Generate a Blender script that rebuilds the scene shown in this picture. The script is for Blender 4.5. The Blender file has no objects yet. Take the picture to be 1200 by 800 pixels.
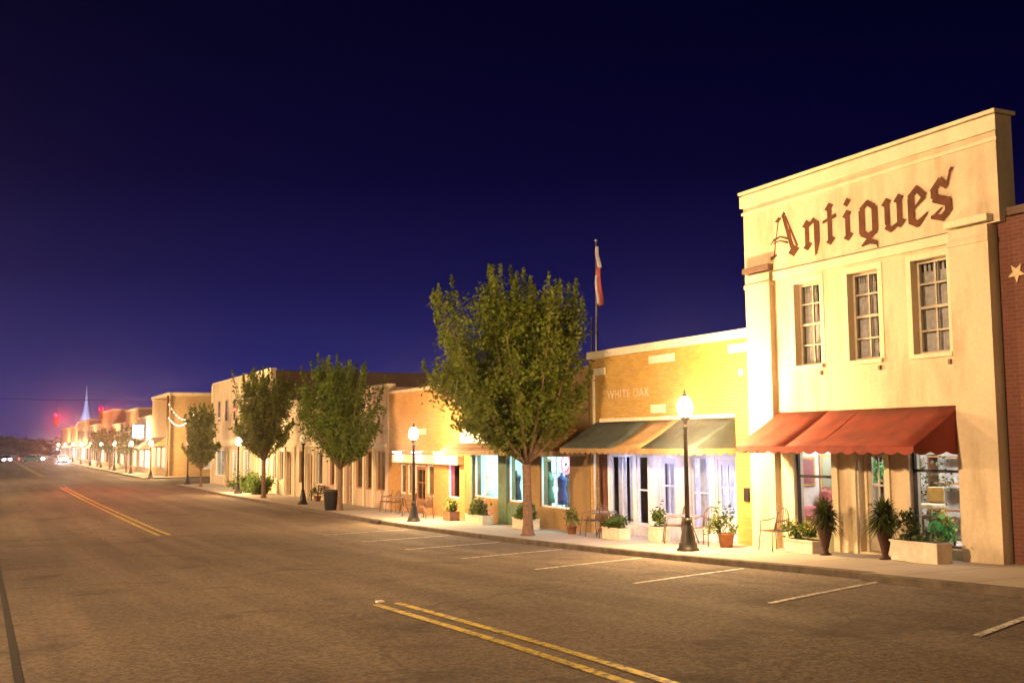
import bpy, bmesh, math, random
from mathutils import Vector, Matrix
R = math.radians
sc = bpy.context.scene
COL = sc.collection
EYE = 2.6                                   # eye height over the pavement by the first lamp

# ------------------------------------------------------------------ camera
cam_d = bpy.data.cameras.new('camera'); cam = bpy.data.objects.new('camera', cam_d); COL.objects.link(cam)
cam_d.sensor_width = 36.0; cam_d.lens = 36.0 * 1250 / 1200; cam_d.clip_start = 0.05; cam_d.clip_end = 6000
yaw, pitch, roll = R(26.2), math.atan(116 / 1250.), R(0.5)
fw = Vector((math.sin(yaw) * math.cos(pitch), math.cos(yaw) * math.cos(pitch), math.sin(pitch)))
r0 = Vector((math.cos(yaw), -math.sin(yaw), 0)); u0 = r0.cross(fw)
rr = r0 * math.cos(roll) - u0 * math.sin(roll); uu = u0 * math.cos(roll) + r0 * math.sin(roll)
m = Matrix((rr, uu, -fw)).transposed().to_4x4(); m.translation = Vector((0, 0, EYE))
cam.matrix_world = m
sc.camera = cam

# ------------------------------------------------------------------ render settings
sc.view_settings.view_transform = 'Standard'; sc.view_settings.look = 'None'
sc.view_settings.gamma = 1; sc.view_settings.use_curve_mapping = False
sc.view_settings.exposure = 1.95
cy = sc.cycles
cy.use_denoising = True
cy.max_bounces = 6; cy.diffuse_bounces = 3; cy.glossy_bounces = 3; cy.transparent_max_bounces = 16
cy.sample_clamp_indirect = 4.0; cy.sample_clamp_direct = 0.0
cy.caustics_reflective = False; cy.caustics_refractive = False
cy.use_light_tree = True

# ------------------------------------------------------------------ night sky (no sun is up)
w = bpy.data.worlds.new('World'); sc.world = w; w.use_nodes = True
nt = w.node_tree; nt.nodes.clear()
N = lambda t: nt.nodes.new(t)
out = N('ShaderNodeOutputWorld'); bg = N('ShaderNodeBackground'); tc = N('ShaderNodeTexCoord')
sep = N('ShaderNodeSeparateXYZ'); ramp = N('ShaderNodeValToRGB')
nt.links.new(tc.outputs['Generated'], sep.inputs[0])
el = ramp.color_ramp.elements
stops = [(0.0, (.018, .012, .052)), (.035, (.0110, .0100, .054)), (.08, (.0050, .0050, .0370)), (.15, (.0022, .0019, .0190)),
         (.24, (.0006, .0004, .0084)), (.36, (.0002, .0002, .0048)), (.8, (.0001, .0001, .0028))]
el[0].position = stops[0][0]; el[0].color = (*stops[0][1], 1)
el[1].position = stops[-1][0]; el[1].color = (*stops[-1][1], 1)
for p, c in stops[1:-1]:
    e = el.new(p); e.color = (*c, 1)
# the town's glow makes the sky paler down the street (towards +Y) than away from it
ma = N('ShaderNodeMath'); ma.operation = 'MULTIPLY_ADD'; ma.inputs[1].default_value = 0.75; ma.inputs[2].default_value = 0.30
nt.links.new(sep.outputs['Y'], ma.inputs[0])
mx = N('ShaderNodeMath'); mx.operation = 'MAXIMUM'; mx.inputs[1].default_value = 0.12
nt.links.new(ma.outputs[0], mx.inputs[0])
nt.links.new(sep.outputs['Z'], ramp.inputs[0]); nt.links.new(ramp.outputs[0], bg.inputs['Color'])
sk = N('ShaderNodeMath'); sk.operation = 'MULTIPLY'; sk.inputs[1].default_value = .86; nt.links.new(mx.outputs[0], sk.inputs[0])
nt.links.new(sk.outputs[0], bg.inputs['Strength']); nt.links.new(bg.outputs[0], out.inputs['Surface'])

# ------------------------------------------------------------------ light levels of the street's lamps and the added floodlights
LAMP_COL = (1.0, .60, .25)
LAMP = 2900.0          # watts of one acorn lamp
TALL = 2500.0         # watts of one added, unseen floodlight
HAZE = .0005

# ------------------------------------------------------------------ helpers: properties, things, parts
def tag(o, label=None, cat=None, group=None, kind=None):
    if label: o['label'] = label
    if cat: o['category'] = cat
    if group: o['group'] = group
    if kind: o['kind'] = kind
    return o
def thing(name, label, cat, loc=(0, 0, 0), rz=0, group=None):
    o = bpy.data.objects.new(name, None); COL.objects.link(o); o.empty_display_size = .2
    o.location = loc; o.rotation_euler = (0, 0, rz)
    o['_o'] = list(loc)
    return tag(o, label, cat, group)
def clone(root, loc, rz=None, label=None, group=None, scale=None):
    def cp(o, par):
        c = o.copy(); COL.objects.link(c); c.parent = par
        for ch in [q for q in COL.objects if q.parent == o]: cp(ch, c)
        return c
    c = cp(root, None); c.location = loc
    if rz is not None: c.rotation_euler = (0, 0, rz)
    if label: c['label'] = label
    if group: c['group'] = group
    if scale: c.scale = scale
    return c

class MB:
    """collects shapes in a bmesh, then links them as ONE mesh object"""
    def __init__(s): s.bm = bmesh.new()
    def quad(s, *ps):
        return s.bm.faces.new([s.bm.verts.new(p) for p in ps])
    def box(s, x0, x1, y0, y1, z0, z1, bev=0):
        vs = [s.bm.verts.new((x, y, z)) for x in (x0, x1) for y in (y0, y1) for z in (z0, z1)]
        fs = [(0, 1, 3, 2), (4, 6, 7, 5), (0, 4, 5, 1), (2, 3, 7, 6), (0, 2, 6, 4), (1, 5, 7, 3)]
        F = [s.bm.faces.new([vs[i] for i in f]) for f in fs]
        if bev:
            ed = list({e for f in F for e in f.edges})
            bmesh.ops.bevel(s.bm, geom=ed, offset=bev, segments=2, affect='EDGES', profile=.6)
        return s
    def tube(s, pts, rad, seg=8, caps=True):
        pts = [Vector(p) for p in pts]
        if not hasattr(rad, '__len__'): rad = [rad] * len(pts)
        rings = []
        prev = None
        for i, p in enumerate(pts):
            t = (pts[min(i + 1, len(pts) - 1)] - pts[max(i - 1, 0)]).normalized()
            a = prev if prev is not None else (Vector((1, 0, 0)) if abs(t.x) < .9 else Vector((0, 1, 0)))
            a = (a - t * a.dot(t)); a = a.normalized() if a.length > 1e-6 else t.orthogonal().normalized()
            prev = a; b = t.cross(a)
            rings.append([s.bm.verts.new(p + (a * math.cos(k * 2 * math.pi / seg) + b * math.sin(k * 2 * math.pi / seg)) * rad[i]) for k in range(seg)])
        for A, B in zip(rings, rings[1:]):
            for k in range(seg):
                f = s.bm.faces.new((A[k], A[(k + 1) % seg], B[(k + 1) % seg], B[k])); f.smooth = True
        if caps:
            s.bm.faces.new(rings[0][::-1]); s.bm.faces.new(rings[-1])
        return s
    def lathe(s, prof, seg=16, c=(0, 0, 0), smooth=True):
        rings = []
        for r, z in prof:
            rings.append([s.bm.verts.new((c[0] + r * math.cos(k * 2 * math.pi / seg), c[1] + r * math.sin(k * 2 * math.pi / seg), c[2] + z)) for k in range(seg)])
        for A, B in zip(rings, rings[1:]):
            for k in range(seg):
                f = s.bm.faces.new((A[k], A[(k + 1) % seg], B[(k + 1) % seg], B[k])); f.smooth = smooth
        s.bm.faces.new(rings[0][::-1]); s.bm.faces.new(rings[-1])
        return s
    def prism(s, poly, axis, a0, a1):
        """poly = 2D points in the plane across axis ('x','y','z'), swept from a0 to a1"""
        def P(p, a):
            return {'x': (a, p[0], p[1]), 'y': (p[0], a, p[1]), 'z': (p[0], p[1], a)}[axis]
        A = [s.bm.verts.new(P(p, a0)) for p in poly]; B = [s.bm.verts.new(P(p, a1)) for p in poly]
        s.bm.faces.new(A[::-1]); s.bm.faces.new(B)
        n = len(poly)
        for i in range(n): s.bm.faces.new((A[i], A[(i + 1) % n], B[(i + 1) % n], B[i]))
        return s
    def build(s, name, mat, parent=None, label=None, fix=True):
        if fix: bmesh.ops.recalc_face_normals(s.bm, faces=s.bm.faces)
        me = bpy.data.meshes.new(name)
        if parent is not None and '_o' in parent.keys():
            o_ = Vector(parent['_o'])
            if parent.get('_w'): bmesh.ops.translate(s.bm, verts=s.bm.verts, vec=-o_)
        s.bm.to_mesh(me); s.bm.free()
        me.materials.append(mat)
        o = bpy.data.objects.new(name, me); COL.objects.link(o)
        if parent is not None:
            o.parent = parent
            if '_o' in parent.keys():
                o['_o'] = list(parent['_o'])
                if parent.get('_w'): o['_w'] = 1
        if label: o['label'] = label
        return o
def wthing(*a, **k):
    """a thing whose parts are written in world coordinates"""
    o = thing(*a, **k); o['_w'] = 1; return o

# ------------------------------------------------------------------ ground profile of the street (it falls away gently)
PROF = [(-60, .75), (-20, .68), (0, .50), (8, .45), (14, .26), (21, -.02), (29, -.28), (39, -.48), (55, -.60), (71, -.69), (110, -.76), (300, -.85), (2500, -1.2)]
def wz(s):
    for (a, za), (b, zb) in zip(PROF, PROF[1:]):
        if s <= b:
            t = max(0, (s - a) / (b - a)); return za + (zb - za) * t
    return PROF[-1][1]
def wzs(s): return sum(wz(s + d) for d in (-3, -1.5, 0, 1.5, 3)) / 5      # rounded
def rz_(x, s): return wzs(s) - .13 + .08 * max(0, 1 - ((x - 5.6) / 8.4) ** 2)

# ------------------------------------------------------------------ materials
def new_mat(name):
    m = bpy.data.materials.new(name); m.use_nodes = True; n = m.node_tree; n.nodes.clear()
    o = n.nodes.new('ShaderNodeOutputMaterial'); p = n.nodes.new('ShaderNodeBsdfPrincipled')
    n.links.new(p.outputs[0], o.inputs[0]); return m, n, p, o
def rgb(c): return (c[0], c[1], c[2], 1)
def noise(n, scale, detail=4, vec=None, rough=.55):
    t = n.nodes.new('ShaderNodeTexNoise'); t.inputs['Scale'].default_value = scale; t.inputs['Detail'].default_value = detail; t.inputs['Roughness'].default_value = rough
    if vec is None:
        c = n.nodes.new('ShaderNodeTexCoord'); vec = c.outputs['Object']
    n.links.new(vec, t.inputs['Vector']); return t.outputs['Fac']
def mixc(n, fac, a, b, mode='MIX'):
    x = n.nodes.new('ShaderNodeMix'); x.data_type = 'RGBA'; x.blend_type = mode
    for sock, v in ((x.inputs[0], fac), (x.inputs[6], a), (x.inputs[7], b)):
        if hasattr(v, 'links') or hasattr(v, 'is_output'): n.links.new(v, sock)
        elif isinstance(v, tuple): sock.default_value = rgb(v)
        else: sock.default_value = v
    return x.outputs[2]
def remap(n, v, a, b, c, d):
    x = n.nodes.new('ShaderNodeMapRange'); n.links.new(v, x.inputs[0])
    for i, q in enumerate((a, b, c, d)): x.inputs[i + 1].default_value = q
    return x.outputs[0]
def bump(n, p, h, strength=.3, dist=.02):
    b = n.nodes.new('ShaderNodeBump'); b.inputs['Strength'].default_value = strength; b.inputs['Distance'].default_value = dist
    n.links.new(h, b.inputs['Height']); n.links.new(b.outputs[0], p.inputs['Normal'])
def plain(name, c, rough=.6, metal=0, var=.25, scale=6, bmp=.15):
    m, n, p, o = new_mat(name)
    f = noise(n, scale, 5)
    col = mixc(n, remap(n, f, .3, .7, 0, 1), tuple(x * (1 - var) for x in c), tuple(min(1, x * (1 + var * .7)) for x in c))
    n.links.new(col, p.inputs['Base Color']); p.inputs['Roughness'].default_value = rough; p.inputs['Metallic'].default_value = metal
    if bmp: bump(n, p, noise(n, scale * 8, 3), bmp, .01)
    return m
def stucco(name, c, stain=(.30, .22, .12), amount=.6):
    m, n, p, o = new_mat(name)
    tcd = n.nodes.new('ShaderNodeTexCoord'); mp = n.nodes.new('ShaderNodeMapping'); mp.inputs['Scale'].default_value = (1, 1, .28)
    n.links.new(tcd.outputs['Object'], mp.inputs[0])
    streak = noise(n, 1.6, 7, mp.outputs[0], .62); blot = noise(n, .55, 5); fine = noise(n, 14, 5)
    a = mixc(n, remap(n, fine, .3, .7, 0, 1), tuple(x * .88 for x in c), c)
    b = mixc(n, remap(n, streak, .47, .68, 0, amount), a, stain)
    d = mixc(n, remap(n, blot, .46, .66, 0, amount * .55), b, tuple(x * .6 for x in c))
    n.links.new(d, p.inputs['Base Color']); p.inputs['Roughness'].default_value = .85
    bump(n, p, fine, .35, .015); return m
def brick(name, c1, c2, mortar, bw=.22, rh=.075, mort=.011, end=False):
    m, n, p, o = new_mat(name)
    tcd = n.nodes.new('ShaderNodeTexCoord'); s = n.nodes.new('ShaderNodeSeparateXYZ'); cb = n.nodes.new('ShaderNodeCombineXYZ')
    n.links.new(tcd.outputs['Object'], s.inputs[0])
    add = n.nodes.new('ShaderNodeMath'); add.operation = 'ADD'
    n.links.new(s.outputs['Y'], add.inputs[0]); n.links.new(s.outputs['X'], add.inputs[1])
    n.links.new(add.outputs[0], cb.inputs[0]); n.links.new(s.outputs['Z'], cb.inputs[1])
    bt = n.nodes.new('ShaderNodeTexBrick'); bt.inputs['Scale'].default_value = 1; bt.inputs['Brick Width'].default_value = bw
    bt.inputs['Row Height'].default_value = rh; bt.inputs['Mortar Size'].default_value = mort; bt.inputs['Bias'].default_value = -.1
    bt.inputs['Color1'].default_value = rgb(c1); bt.inputs['Color2'].default_value = rgb(c2); bt.inputs['Mortar'].default_value = rgb(mortar)
    n.links.new(cb.outputs[0], bt.inputs['Vector'])
    f = noise(n, .7, 6)
    d = mixc(n, remap(n, f, .45, .8, 0, .5), bt.outputs['Color'], tuple(x * .5 for x in c1))
    n.links.new(d, p.inputs['Base Color']); p.inputs['Roughness'].default_value = .85
    bump(n, p, bt.outputs['Fac'], -.4, .01); return m
def emit(name, c, s):
    m = bpy.data.materials.new(name); m.use_nodes = True; n = m.node_tree; n.nodes.clear()
    o = n.nodes.new('ShaderNodeOutputMaterial'); e = n.nodes.new('ShaderNodeEmission'); e.inputs[0].default_value = rgb(c); e.inputs[1].default_value = s
    n.links.new(e.outputs[0], o.inputs[0]); m.cycles.emission_sampling = 'NONE' if s < 500 else 'FRONT'; return m
def lamp_light(kind, name, parent, loc, power, col, size=.2, size_y=None, rot=(0, 0, 0)):
    d = bpy.data.lights.new(name, kind); d.energy = power; d.color = col
    if kind == 'AREA': d.shape = 'RECTANGLE'; d.size = size; d.size_y = size_y or size
    else: d.shadow_soft_size = size
    o = bpy.data.objects.new(name, d); COL.objects.link(o); o.parent = parent
    o_ = Vector(parent['_o']) if parent.get('_w') else Vector((0, 0, 0))
    o.location = Vector(loc) - o_; o.rotation_euler = rot; return o
def glass_mat(name, tint=(.9, .93, .95)):
    m = bpy.data.materials.new(name); m.use_nodes = True; n = m.node_tree; n.nodes.clear()
    o = n.nodes.new('ShaderNodeOutputMaterial'); t = n.nodes.new('ShaderNodeBsdfTransparent'); g = n.nodes.new('ShaderNodeBsdfGlossy')
    t.inputs[0].default_value = rgb(tint); g.inputs['Roughness'].default_value = .04
    lw = n.nodes.new('ShaderNodeLayerWeight'); pw_ = n.nodes.new('ShaderNodeMath'); pw_.operation = 'POWER'; pw_.inputs[1].default_value = 5
    n.links.new(lw.outputs['Facing'], pw_.inputs[0]); fr = n.nodes.new('ShaderNodeMath'); fr.operation = 'MULTIPLY_ADD'; fr.inputs[1].default_value = .9; fr.inputs[2].default_value = .035
    n.links.new(pw_.outputs[0], fr.inputs[0]); mx = n.nodes.new('ShaderNodeMixShader')
    n.links.new(fr.outputs[0], mx.inputs[0]); n.links.new(t.outputs[0], mx.inputs[1]); n.links.new(g.outputs[0], mx.inputs[2]); n.links.new(mx.outputs[0], o.inputs[0]); return m
def leaf_mat(name, c1, c2, trans=.45):
    m, n, p, o = new_mat(name)
    g = n.nodes.new('ShaderNodeNewGeometry')
    col = mixc(n, g.outputs['Random Per Island'], c1, c2)
    col2 = mixc(n, remap(n, noise(n, 1.1, 3), .35, .65, 0, .6), col, tuple(x * .65 for x in c1))
    n.links.new(col2, p.inputs['Base Color']); p.inputs['Roughness'].default_value = .55
    t = n.nodes.new('ShaderNodeBsdfTranslucent'); n.links.new(col2, t.inputs[0]); mx = n.nodes.new('ShaderNodeMixShader'); mx.inputs[0].default_value = trans
    n.links.new(p.outputs[0], mx.inputs[1]); n.links.new(t.outputs[0], mx.inputs[2]); n.links.new(mx.outputs[0], o.inputs[0]); return m

def asphalt():
    m, n, p, o = new_mat('asphalt')
    big = noise(n, .16, 6); mid = noise(n, 1.7, 6); fine = noise(n, 38, 4, rough=.7)
    tcd = n.nodes.new('ShaderNodeTexCoord'); mp = n.nodes.new('ShaderNodeMapping'); mp.inputs['Scale'].default_value = (.9, .045, 1)
    n.links.new(tcd.outputs['Object'], mp.inputs[0]); trk = noise(n, 1.0, 4, mp.outputs[0])
    a = mixc(n, remap(n, fine, .30, .72, 0, 1), (.048, .037, .027), (.185, .152, .118))
    b = mixc(n, remap(n, big, .38, .66, 0, .7), a, (.060, .049, .039))
    c = mixc(n, remap(n, trk, .46, .66, 0, .5), b, (.175, .145, .112))
    d = mixc(n, remap(n, mid, .58, .74, 0, .45), c, (.030, .028, .028))
    v = n.nodes.new('ShaderNodeTexVoronoi'); v.feature = 'DISTANCE_TO_EDGE'; v.inputs['Scale'].default_value = .16
    wob = n.nodes.new('ShaderNodeTexNoise'); wob.inputs['Scale'].default_value = 1.3; wob.inputs['Detail'].default_value = 5
    n.links.new(tcd.outputs['Object'], wob.inputs['Vector'])
    av = n.nodes.new('ShaderNodeVectorMath'); av.operation = 'MULTIPLY_ADD'; av.inputs[1].default_value = (1.4, 1.4, 0)
    n.links.new(wob.outputs['Color'], av.inputs[0]); n.links.new(tcd.outputs['Object'], av.inputs[2]); n.links.new(av.outputs[0], v.inputs['Vector'])
    crack = remap(n, v.outputs['Distance'], .0, .008, .5, 0)
    e = mixc(n, crack, d, (.016, .015, .015))
    gr = noise(n, 13, 6, rough=.75); spot = noise(n, .55, 5, rough=.6)
    e = mixc(n, .85, e, mixc(n, remap(n, gr, .43, .57, 0, 1), (.58, .57, .56), (1.38, 1.34, 1.32)), 'MULTIPLY')
    e = mixc(n, remap(n, spot, .56, .66, 0, .55), e, (.016, .014, .013))
    n.links.new(e, p.inputs['Base Color'])
    n.links.new(remap(n, trk, .35, .7, .92, .78), p.inputs['Roughness']); p.inputs['Specular IOR Level'].default_value = .35
    bump(n, p, fine, .5, .008); return m
def concrete(name='concrete', c=(.40, .36, .31)):
    m, n, p, o = new_mat(name)
    tcd = n.nodes.new('ShaderNodeTexCoord'); s = n.nodes.new('ShaderNodeSeparateXYZ'); n.links.new(tcd.outputs['Object'], s.inputs[0])
    big = noise(n, .5, 6); fine = noise(n, 22, 5)
    a = mixc(n, remap(n, fine, .3, .7, 0, 1), tuple(x * .8 for x in c), c)
    b = mixc(n, remap(n, big, .45, .75, 0, .5), a, tuple(x * .55 for x in c))
    md = n.nodes.new('ShaderNodeMath'); md.operation = 'PINGPONG'; md.inputs[1].default_value = .76; n.links.new(s.outputs['Y'], md.inputs[0])
    joint = remap(n, md.outputs[0], 0, .03, .8, 0)
    d = mixc(n, joint, b, (.07, .06, .05))
    n.links.new(d, p.inputs['Base Color']); p.inputs['Roughness'].default_value = .8; bump(n, p, fine, .2, .01); return m

M = {}
M['asphalt'] = asphalt()
M['concrete'] = concrete(); M['kerb'] = plain('shaded_kerb_concrete', (.10, .08, .06), .85, var=.5, scale=3)  # kerb colour darkened to carry the shade on its face
M['soil'] = plain('soil', (.05, .045, .03), .95)
M['seam'] = plain('tar_seam', (.010, .010, .010), .95)
def paint(name, c):
    m, n, p, o = new_mat(name)
    f = noise(n, 9, 7, rough=.75); g_ = noise(n, 1.2, 4)
    col = mixc(n, remap(n, f, .40, .54, 0, 1), (.05, .045, .04), c)
    col = mixc(n, remap(n, g_, .5, .8, 0, .5), col, (.06, .05, .045))
    n.links.new(col, p.inputs['Base Color']); p.inputs['Roughness'].default_value = .6; return m
M['paint_white'] = paint('worn_white_paint', (.68, .66, .60)); M['paint_yellow'] = paint('worn_yellow_paint', (.60, .46, .03))
M['cream'] = stucco('cream_stucco', (.66, .56, .40)); M['cream_trim'] = stucco('cream_trim', (.74, .66, .48), amount=.25)
M['pinkcream'] = stucco('pinkish_stucco', (.58, .44, .33), (.3, .18, .12))
M['olive'] = stucco('olive_panel', (.30, .32, .22)); M['ochre'] = stucco('ochre_stucco', (.55, .38, .16), (.25, .14, .05))
M['white_trim'] = plain('white_trim', (.72, .68, .58), .6, var=.15)
M['white'] = plain('white_paint', (.78, .77, .76), .5, var=.08)
M['yellow_brick'] = brick('yellow_brick', (.60, .37, .060), (.46, .26, .045), (.36, .28, .15))
M['tan_brick'] = brick('tan_brick', (.46, .27, .11), (.36, .20, .08), (.36, .26, .16))
M['orange_brick'] = brick('orange_brick', (.50, .26, .075), (.38, .18, .05), (.34, .22, .10))
M['corner_brick'] = brick('corner_yellow_brick', (.52, .36, .15), (.42, .28, .11), (.38, .28, .16))
M['red_brick'] = brick('red_brick', (.155, .050, .036), (.12, .036, .028), (.15, .085, .065))
M['dark_brick'] = brick('dark_brick', (.12, .07, .05), (.09, .05, .04), (.12, .09, .07))
M['brown_wall'] = stucco('brown_stucco', (.30, .19, .075), (.16, .09, .03))
M['letters'] = plain('brown_lettering', (.10, .032, .010), .85, var=.4, scale=5)
M['star'] = plain('cream_metal', (.6, .48, .28), .5)
M['faded_white'] = plain('faded_white_letters', (.66, .52, .40), .7, var=.4, scale=18)
M['red_fabric'] = plain('red_awning_canvas', (.215, .034, .020), .85, var=.3, scale=2.5, bmp=.3)
M['dark_red_fabric'] = M['red_fabric']
M['green_fabric'] = plain('green_awning_canvas', (.042, .062, .066), .85, var=.35, scale=2.5, bmp=.3)
M['tan_fabric'] = plain('tan_awning_canvas', (.36, .24, .12), .85, var=.3, scale=2.5, bmp=.3)
M['shingle'] = brick('brown_shingles', (.27, .14, .06), (.18, .09, .04), (.08, .04, .02), bw=.3, rh=.13, mort=.012)
M['roofing'] = plain('dark_roofing', (.035, .03, .03), .9)
M['dark_metal'] = plain('black_iron', (.018, .016, .016), .45, .3, var=.3)
M['grey_metal'] = plain('grey_metal', (.25, .25, .26), .45, .6)
M['rust_metal'] = plain('bronze_metal', (.16, .10, .07), .55, .3)
M['wood_dark'] = plain('brown_wood', (.16, .055, .025), .6, var=.35, scale=4)
M['wood_orange'] = plain('varnished_wood', (.30, .12, .04), .5, var=.35, scale=4)
M['door_white'] = plain('white_door_paint', (.62, .62, .68), .45, var=.1)
M['door_green'] = plain('green_door_paint', (.09, .16, .09), .5)
M['frame_grey'] = plain('grey_window_paint', (.45, .40, .32), .55, var=.2)
M['frame_dark'] = plain('dark_frame', (.03, .026, .03), .4)
M['glass'] = glass_mat('window_glass')
M['curtain'] = plain('lace_curtain', (.55, .50, .48), .9, var=.3, scale=9)
M['sheer'] = plain('white_curtain', (.74, .74, .80), .9, var=.15, scale=9)
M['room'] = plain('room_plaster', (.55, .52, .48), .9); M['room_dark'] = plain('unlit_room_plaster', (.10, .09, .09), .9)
M['room_blue'] = plain('pale_blue_room', (.62, .76, .76), .9, var=.15)
M['room_white'] = plain('white_room', (.68, .66, .72), .9, var=.15)
M['cool'] = emit('cool_tube', (1.0, .90, .84), 3); M['cool_white'] = emit('cool_white_tube', (.78, .74, 1.0), 3); M['cyan'] = emit('cyan_tube', (.62, .93, 1.0), 3)
M['porch'] = emit('porch_tube', (.74, .70, 1.0), 4)
M['warmroom'] = emit('warm_tube', (1, .83, .6), 3); M['magenta'] = emit('magenta_neon', (.85, .05, .75), 3.0); M['yellow_e'] = emit('yellow_sign', (1, .72, .1), 2.2)
M['globe'] = emit('lit_globe', (1, .70, .38), 22); M['globe_off'] = plain('unlit_globe', (.8, .78, .7), .3)

M['lightbox'] = emit('lit_sign_face', (.72, .92, 1), 7)
M['bark'] = plain('bark', (.20, .125, .085), .9, var=.4, scale=14, bmp=.5)
M['leaf'] = leaf_mat('tree_leaves', (.105, .150, .014), (.23, .29, .034))
M['leaf_g'] = leaf_mat('green_tree_leaves', (.08, .14, .015), (.19, .26, .035))
M['shrub'] = leaf_mat('shrub_leaves', (.05, .10, .015), (.14, .22, .04)); M['flower_y'] = leaf_mat('yellow_flowers', (.55, .42, .06), (.7, .6, .2))
M['flower_r'] = leaf_mat('pink_flowers', (.5, .10, .12), (.6, .3, .3)); M['bright_leaf'] = leaf_mat('bright_leaves', (.04, .30, .06), (.12, .50, .12))
M['palm'] = leaf_mat('palm_fronds', (.035, .055, .012), (.10, .12, .03)); M['palm_trunk'] = plain('fibrous_stem', (.055, .022, .018), .9, var=.5, scale=20, bmp=.6)
M['plaster_box'] = plain('white_planter', (.66, .58, .48), .8, var=.2); M['terracotta'] = plain('terracotta', (.28, .12, .06), .8)
M['bin'] = plain('black_plastic', (.012, .012, .014), .4); M['bin_rim'] = plain('bin_rim', (.03, .03, .035), .4)
M['pink_fabric'] = plain('pink_upholstery', (.62, .22, .22), .9); M['gold'] = plain('gilt_wood', (.55, .36, .12), .45, .3); M['ivory'] = plain('ivory_cushion', (.7, .6, .4), .9)
M['flag_white'] = plain('flag_white', (.42, .40, .46), .8); M['flag_red'] = plain('flag_red', (.38, .07, .06), .8); M['flag_blue'] = plain('flag_blue', (.05, .06, .2), .8)
M['red_signal'] = emit('red_signal_lens', (1, .0, .0012), 45); M['lens_off'] = plain('unlit_lens', (.03, .03, .02), .3); M['signal_body'] = plain('signal_housing', (.03, .028, .02), .5)
M['car_cyan'] = plain('cyan_car_paint', (.05, .36, .45), .3, .2, var=.05, bmp=0); M['car_white'] = plain('white_car_paint', (.7, .7, .7), .3, .1, var=.05, bmp=0); M['car_dark'] = plain('dark_car_paint', (.05, .04, .05), .3, .2, var=.05, bmp=0)
M['rubber'] = plain('tyre_rubber', (.02, .02, .02), .8); M['headlight'] = emit('headlight_lens', (.86, .86, 1), 420); M['tail'] = emit('tail_light', (1, .05, .02), 30); M['chrome'] = plain('wheel_alloy', (.5, .5, .5), .3, .8)
M['car_glass'] = plain('tinted_car_glass', (.02, .025, .03), .1, bmp=0)
M['neon_pink'] = emit('pink_neon', (1, .30, .42), .7); M['neon_white'] = emit('white_neon', (1, .9, 1), 1.2)
M['bulb'] = emit('string_bulb', (1, .8, .6), 9)
M['spire'] = plain('pale_blue_spire', (.45, .55, .72), .6); M['far_leaf'] = leaf_mat('far_leaves', (.09, .08, .07), (.14, .12, .10))

# ------------------------------------------------------------------ setting: ground, road, pavements, kerbs, markings
def frange(a, b, st):
    v = []; x = a
    while x < b - 1e-6: v.append(x); x += st
    return v + [b]
SS = frange(-60, 130, 1.5) + frange(140, 400, 10) + [600, 1000, 1700, 2500]
def strip(mb, xs, ss, zf):
    g = [[mb.bm.verts.new((x, s, zf(x, s))) for x in xs] for s in ss]
    for a, b in zip(g, g[1:]):
        for i in range(len(xs) - 1): mb.bm.faces.new((a[i], a[i + 1], b[i + 1], b[i])).smooth = True
mb = MB(); strip(mb, [-2000, -300, -40, -3, 15, 60, 300, 2000], SS, lambda x, s: wzs(s) - .20); tag(mb.build('ground', M['soil']), kind='structure')
S_ROAD = [s for s in SS if s <= 1000]
mb = MB(); strip(mb, [-2.8, -1, 1, 3, 5.6, 8, 10.5, 12.5, 14.0], S_ROAD, rz_); tag(mb.build('road', M['asphalt']), kind='structure')
mb = MB(); strip(mb, [14.0, 17, 30, 60, 140], frange(91.8, 111.8, 2), lambda x, s: wzs(s) - .128); tag(mb.build('side_road', M['asphalt']), kind='structure')
def pavement(name, xa, xb, sa, sb):
    ss = [sa] + [s for s in SS if sa < s < sb] + [sb]
    mb = MB(); strip(mb, [xa, xb], ss, lambda x, s: wzs(s)); return tag(mb.build(name, M['concrete']), kind='structure')
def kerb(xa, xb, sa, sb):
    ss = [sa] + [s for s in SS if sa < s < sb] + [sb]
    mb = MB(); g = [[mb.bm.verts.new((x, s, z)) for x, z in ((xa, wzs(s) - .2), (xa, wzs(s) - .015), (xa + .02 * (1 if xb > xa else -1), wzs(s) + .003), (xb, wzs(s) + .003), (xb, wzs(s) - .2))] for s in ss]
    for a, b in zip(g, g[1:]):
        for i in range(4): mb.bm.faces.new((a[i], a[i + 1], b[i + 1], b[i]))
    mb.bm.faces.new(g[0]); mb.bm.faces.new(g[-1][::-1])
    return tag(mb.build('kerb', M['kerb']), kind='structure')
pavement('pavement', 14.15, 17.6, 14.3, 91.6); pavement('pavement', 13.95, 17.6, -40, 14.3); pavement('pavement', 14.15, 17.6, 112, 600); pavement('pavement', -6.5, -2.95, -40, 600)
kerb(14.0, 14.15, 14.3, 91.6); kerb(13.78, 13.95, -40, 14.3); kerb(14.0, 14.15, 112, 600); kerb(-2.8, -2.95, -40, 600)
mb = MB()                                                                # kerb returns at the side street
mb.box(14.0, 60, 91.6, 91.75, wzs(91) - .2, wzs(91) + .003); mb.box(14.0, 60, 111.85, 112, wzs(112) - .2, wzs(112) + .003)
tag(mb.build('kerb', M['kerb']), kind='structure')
mb = MB(); mb.box(17.6, 60, 90.1, 91.6, wzs(91) - .2, wzs(91)); mb.box(17.6, 60, 112, 114.5, wzs(112) - .2, wzs(112)); tag(mb.build('pavement', M['concrete']), kind='structure')
def line_strip(mb, xa, xb, sa, sb, dz=.005):
    n = max(2, int((sb - sa) / 1.5)); ss = [sa + (sb - sa) * i / n for i in range(n + 1)]
    strip(mb, [xa, xb], ss, lambda x, s: rz_(x, s) + dz + .004)
mb = MB()
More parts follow.
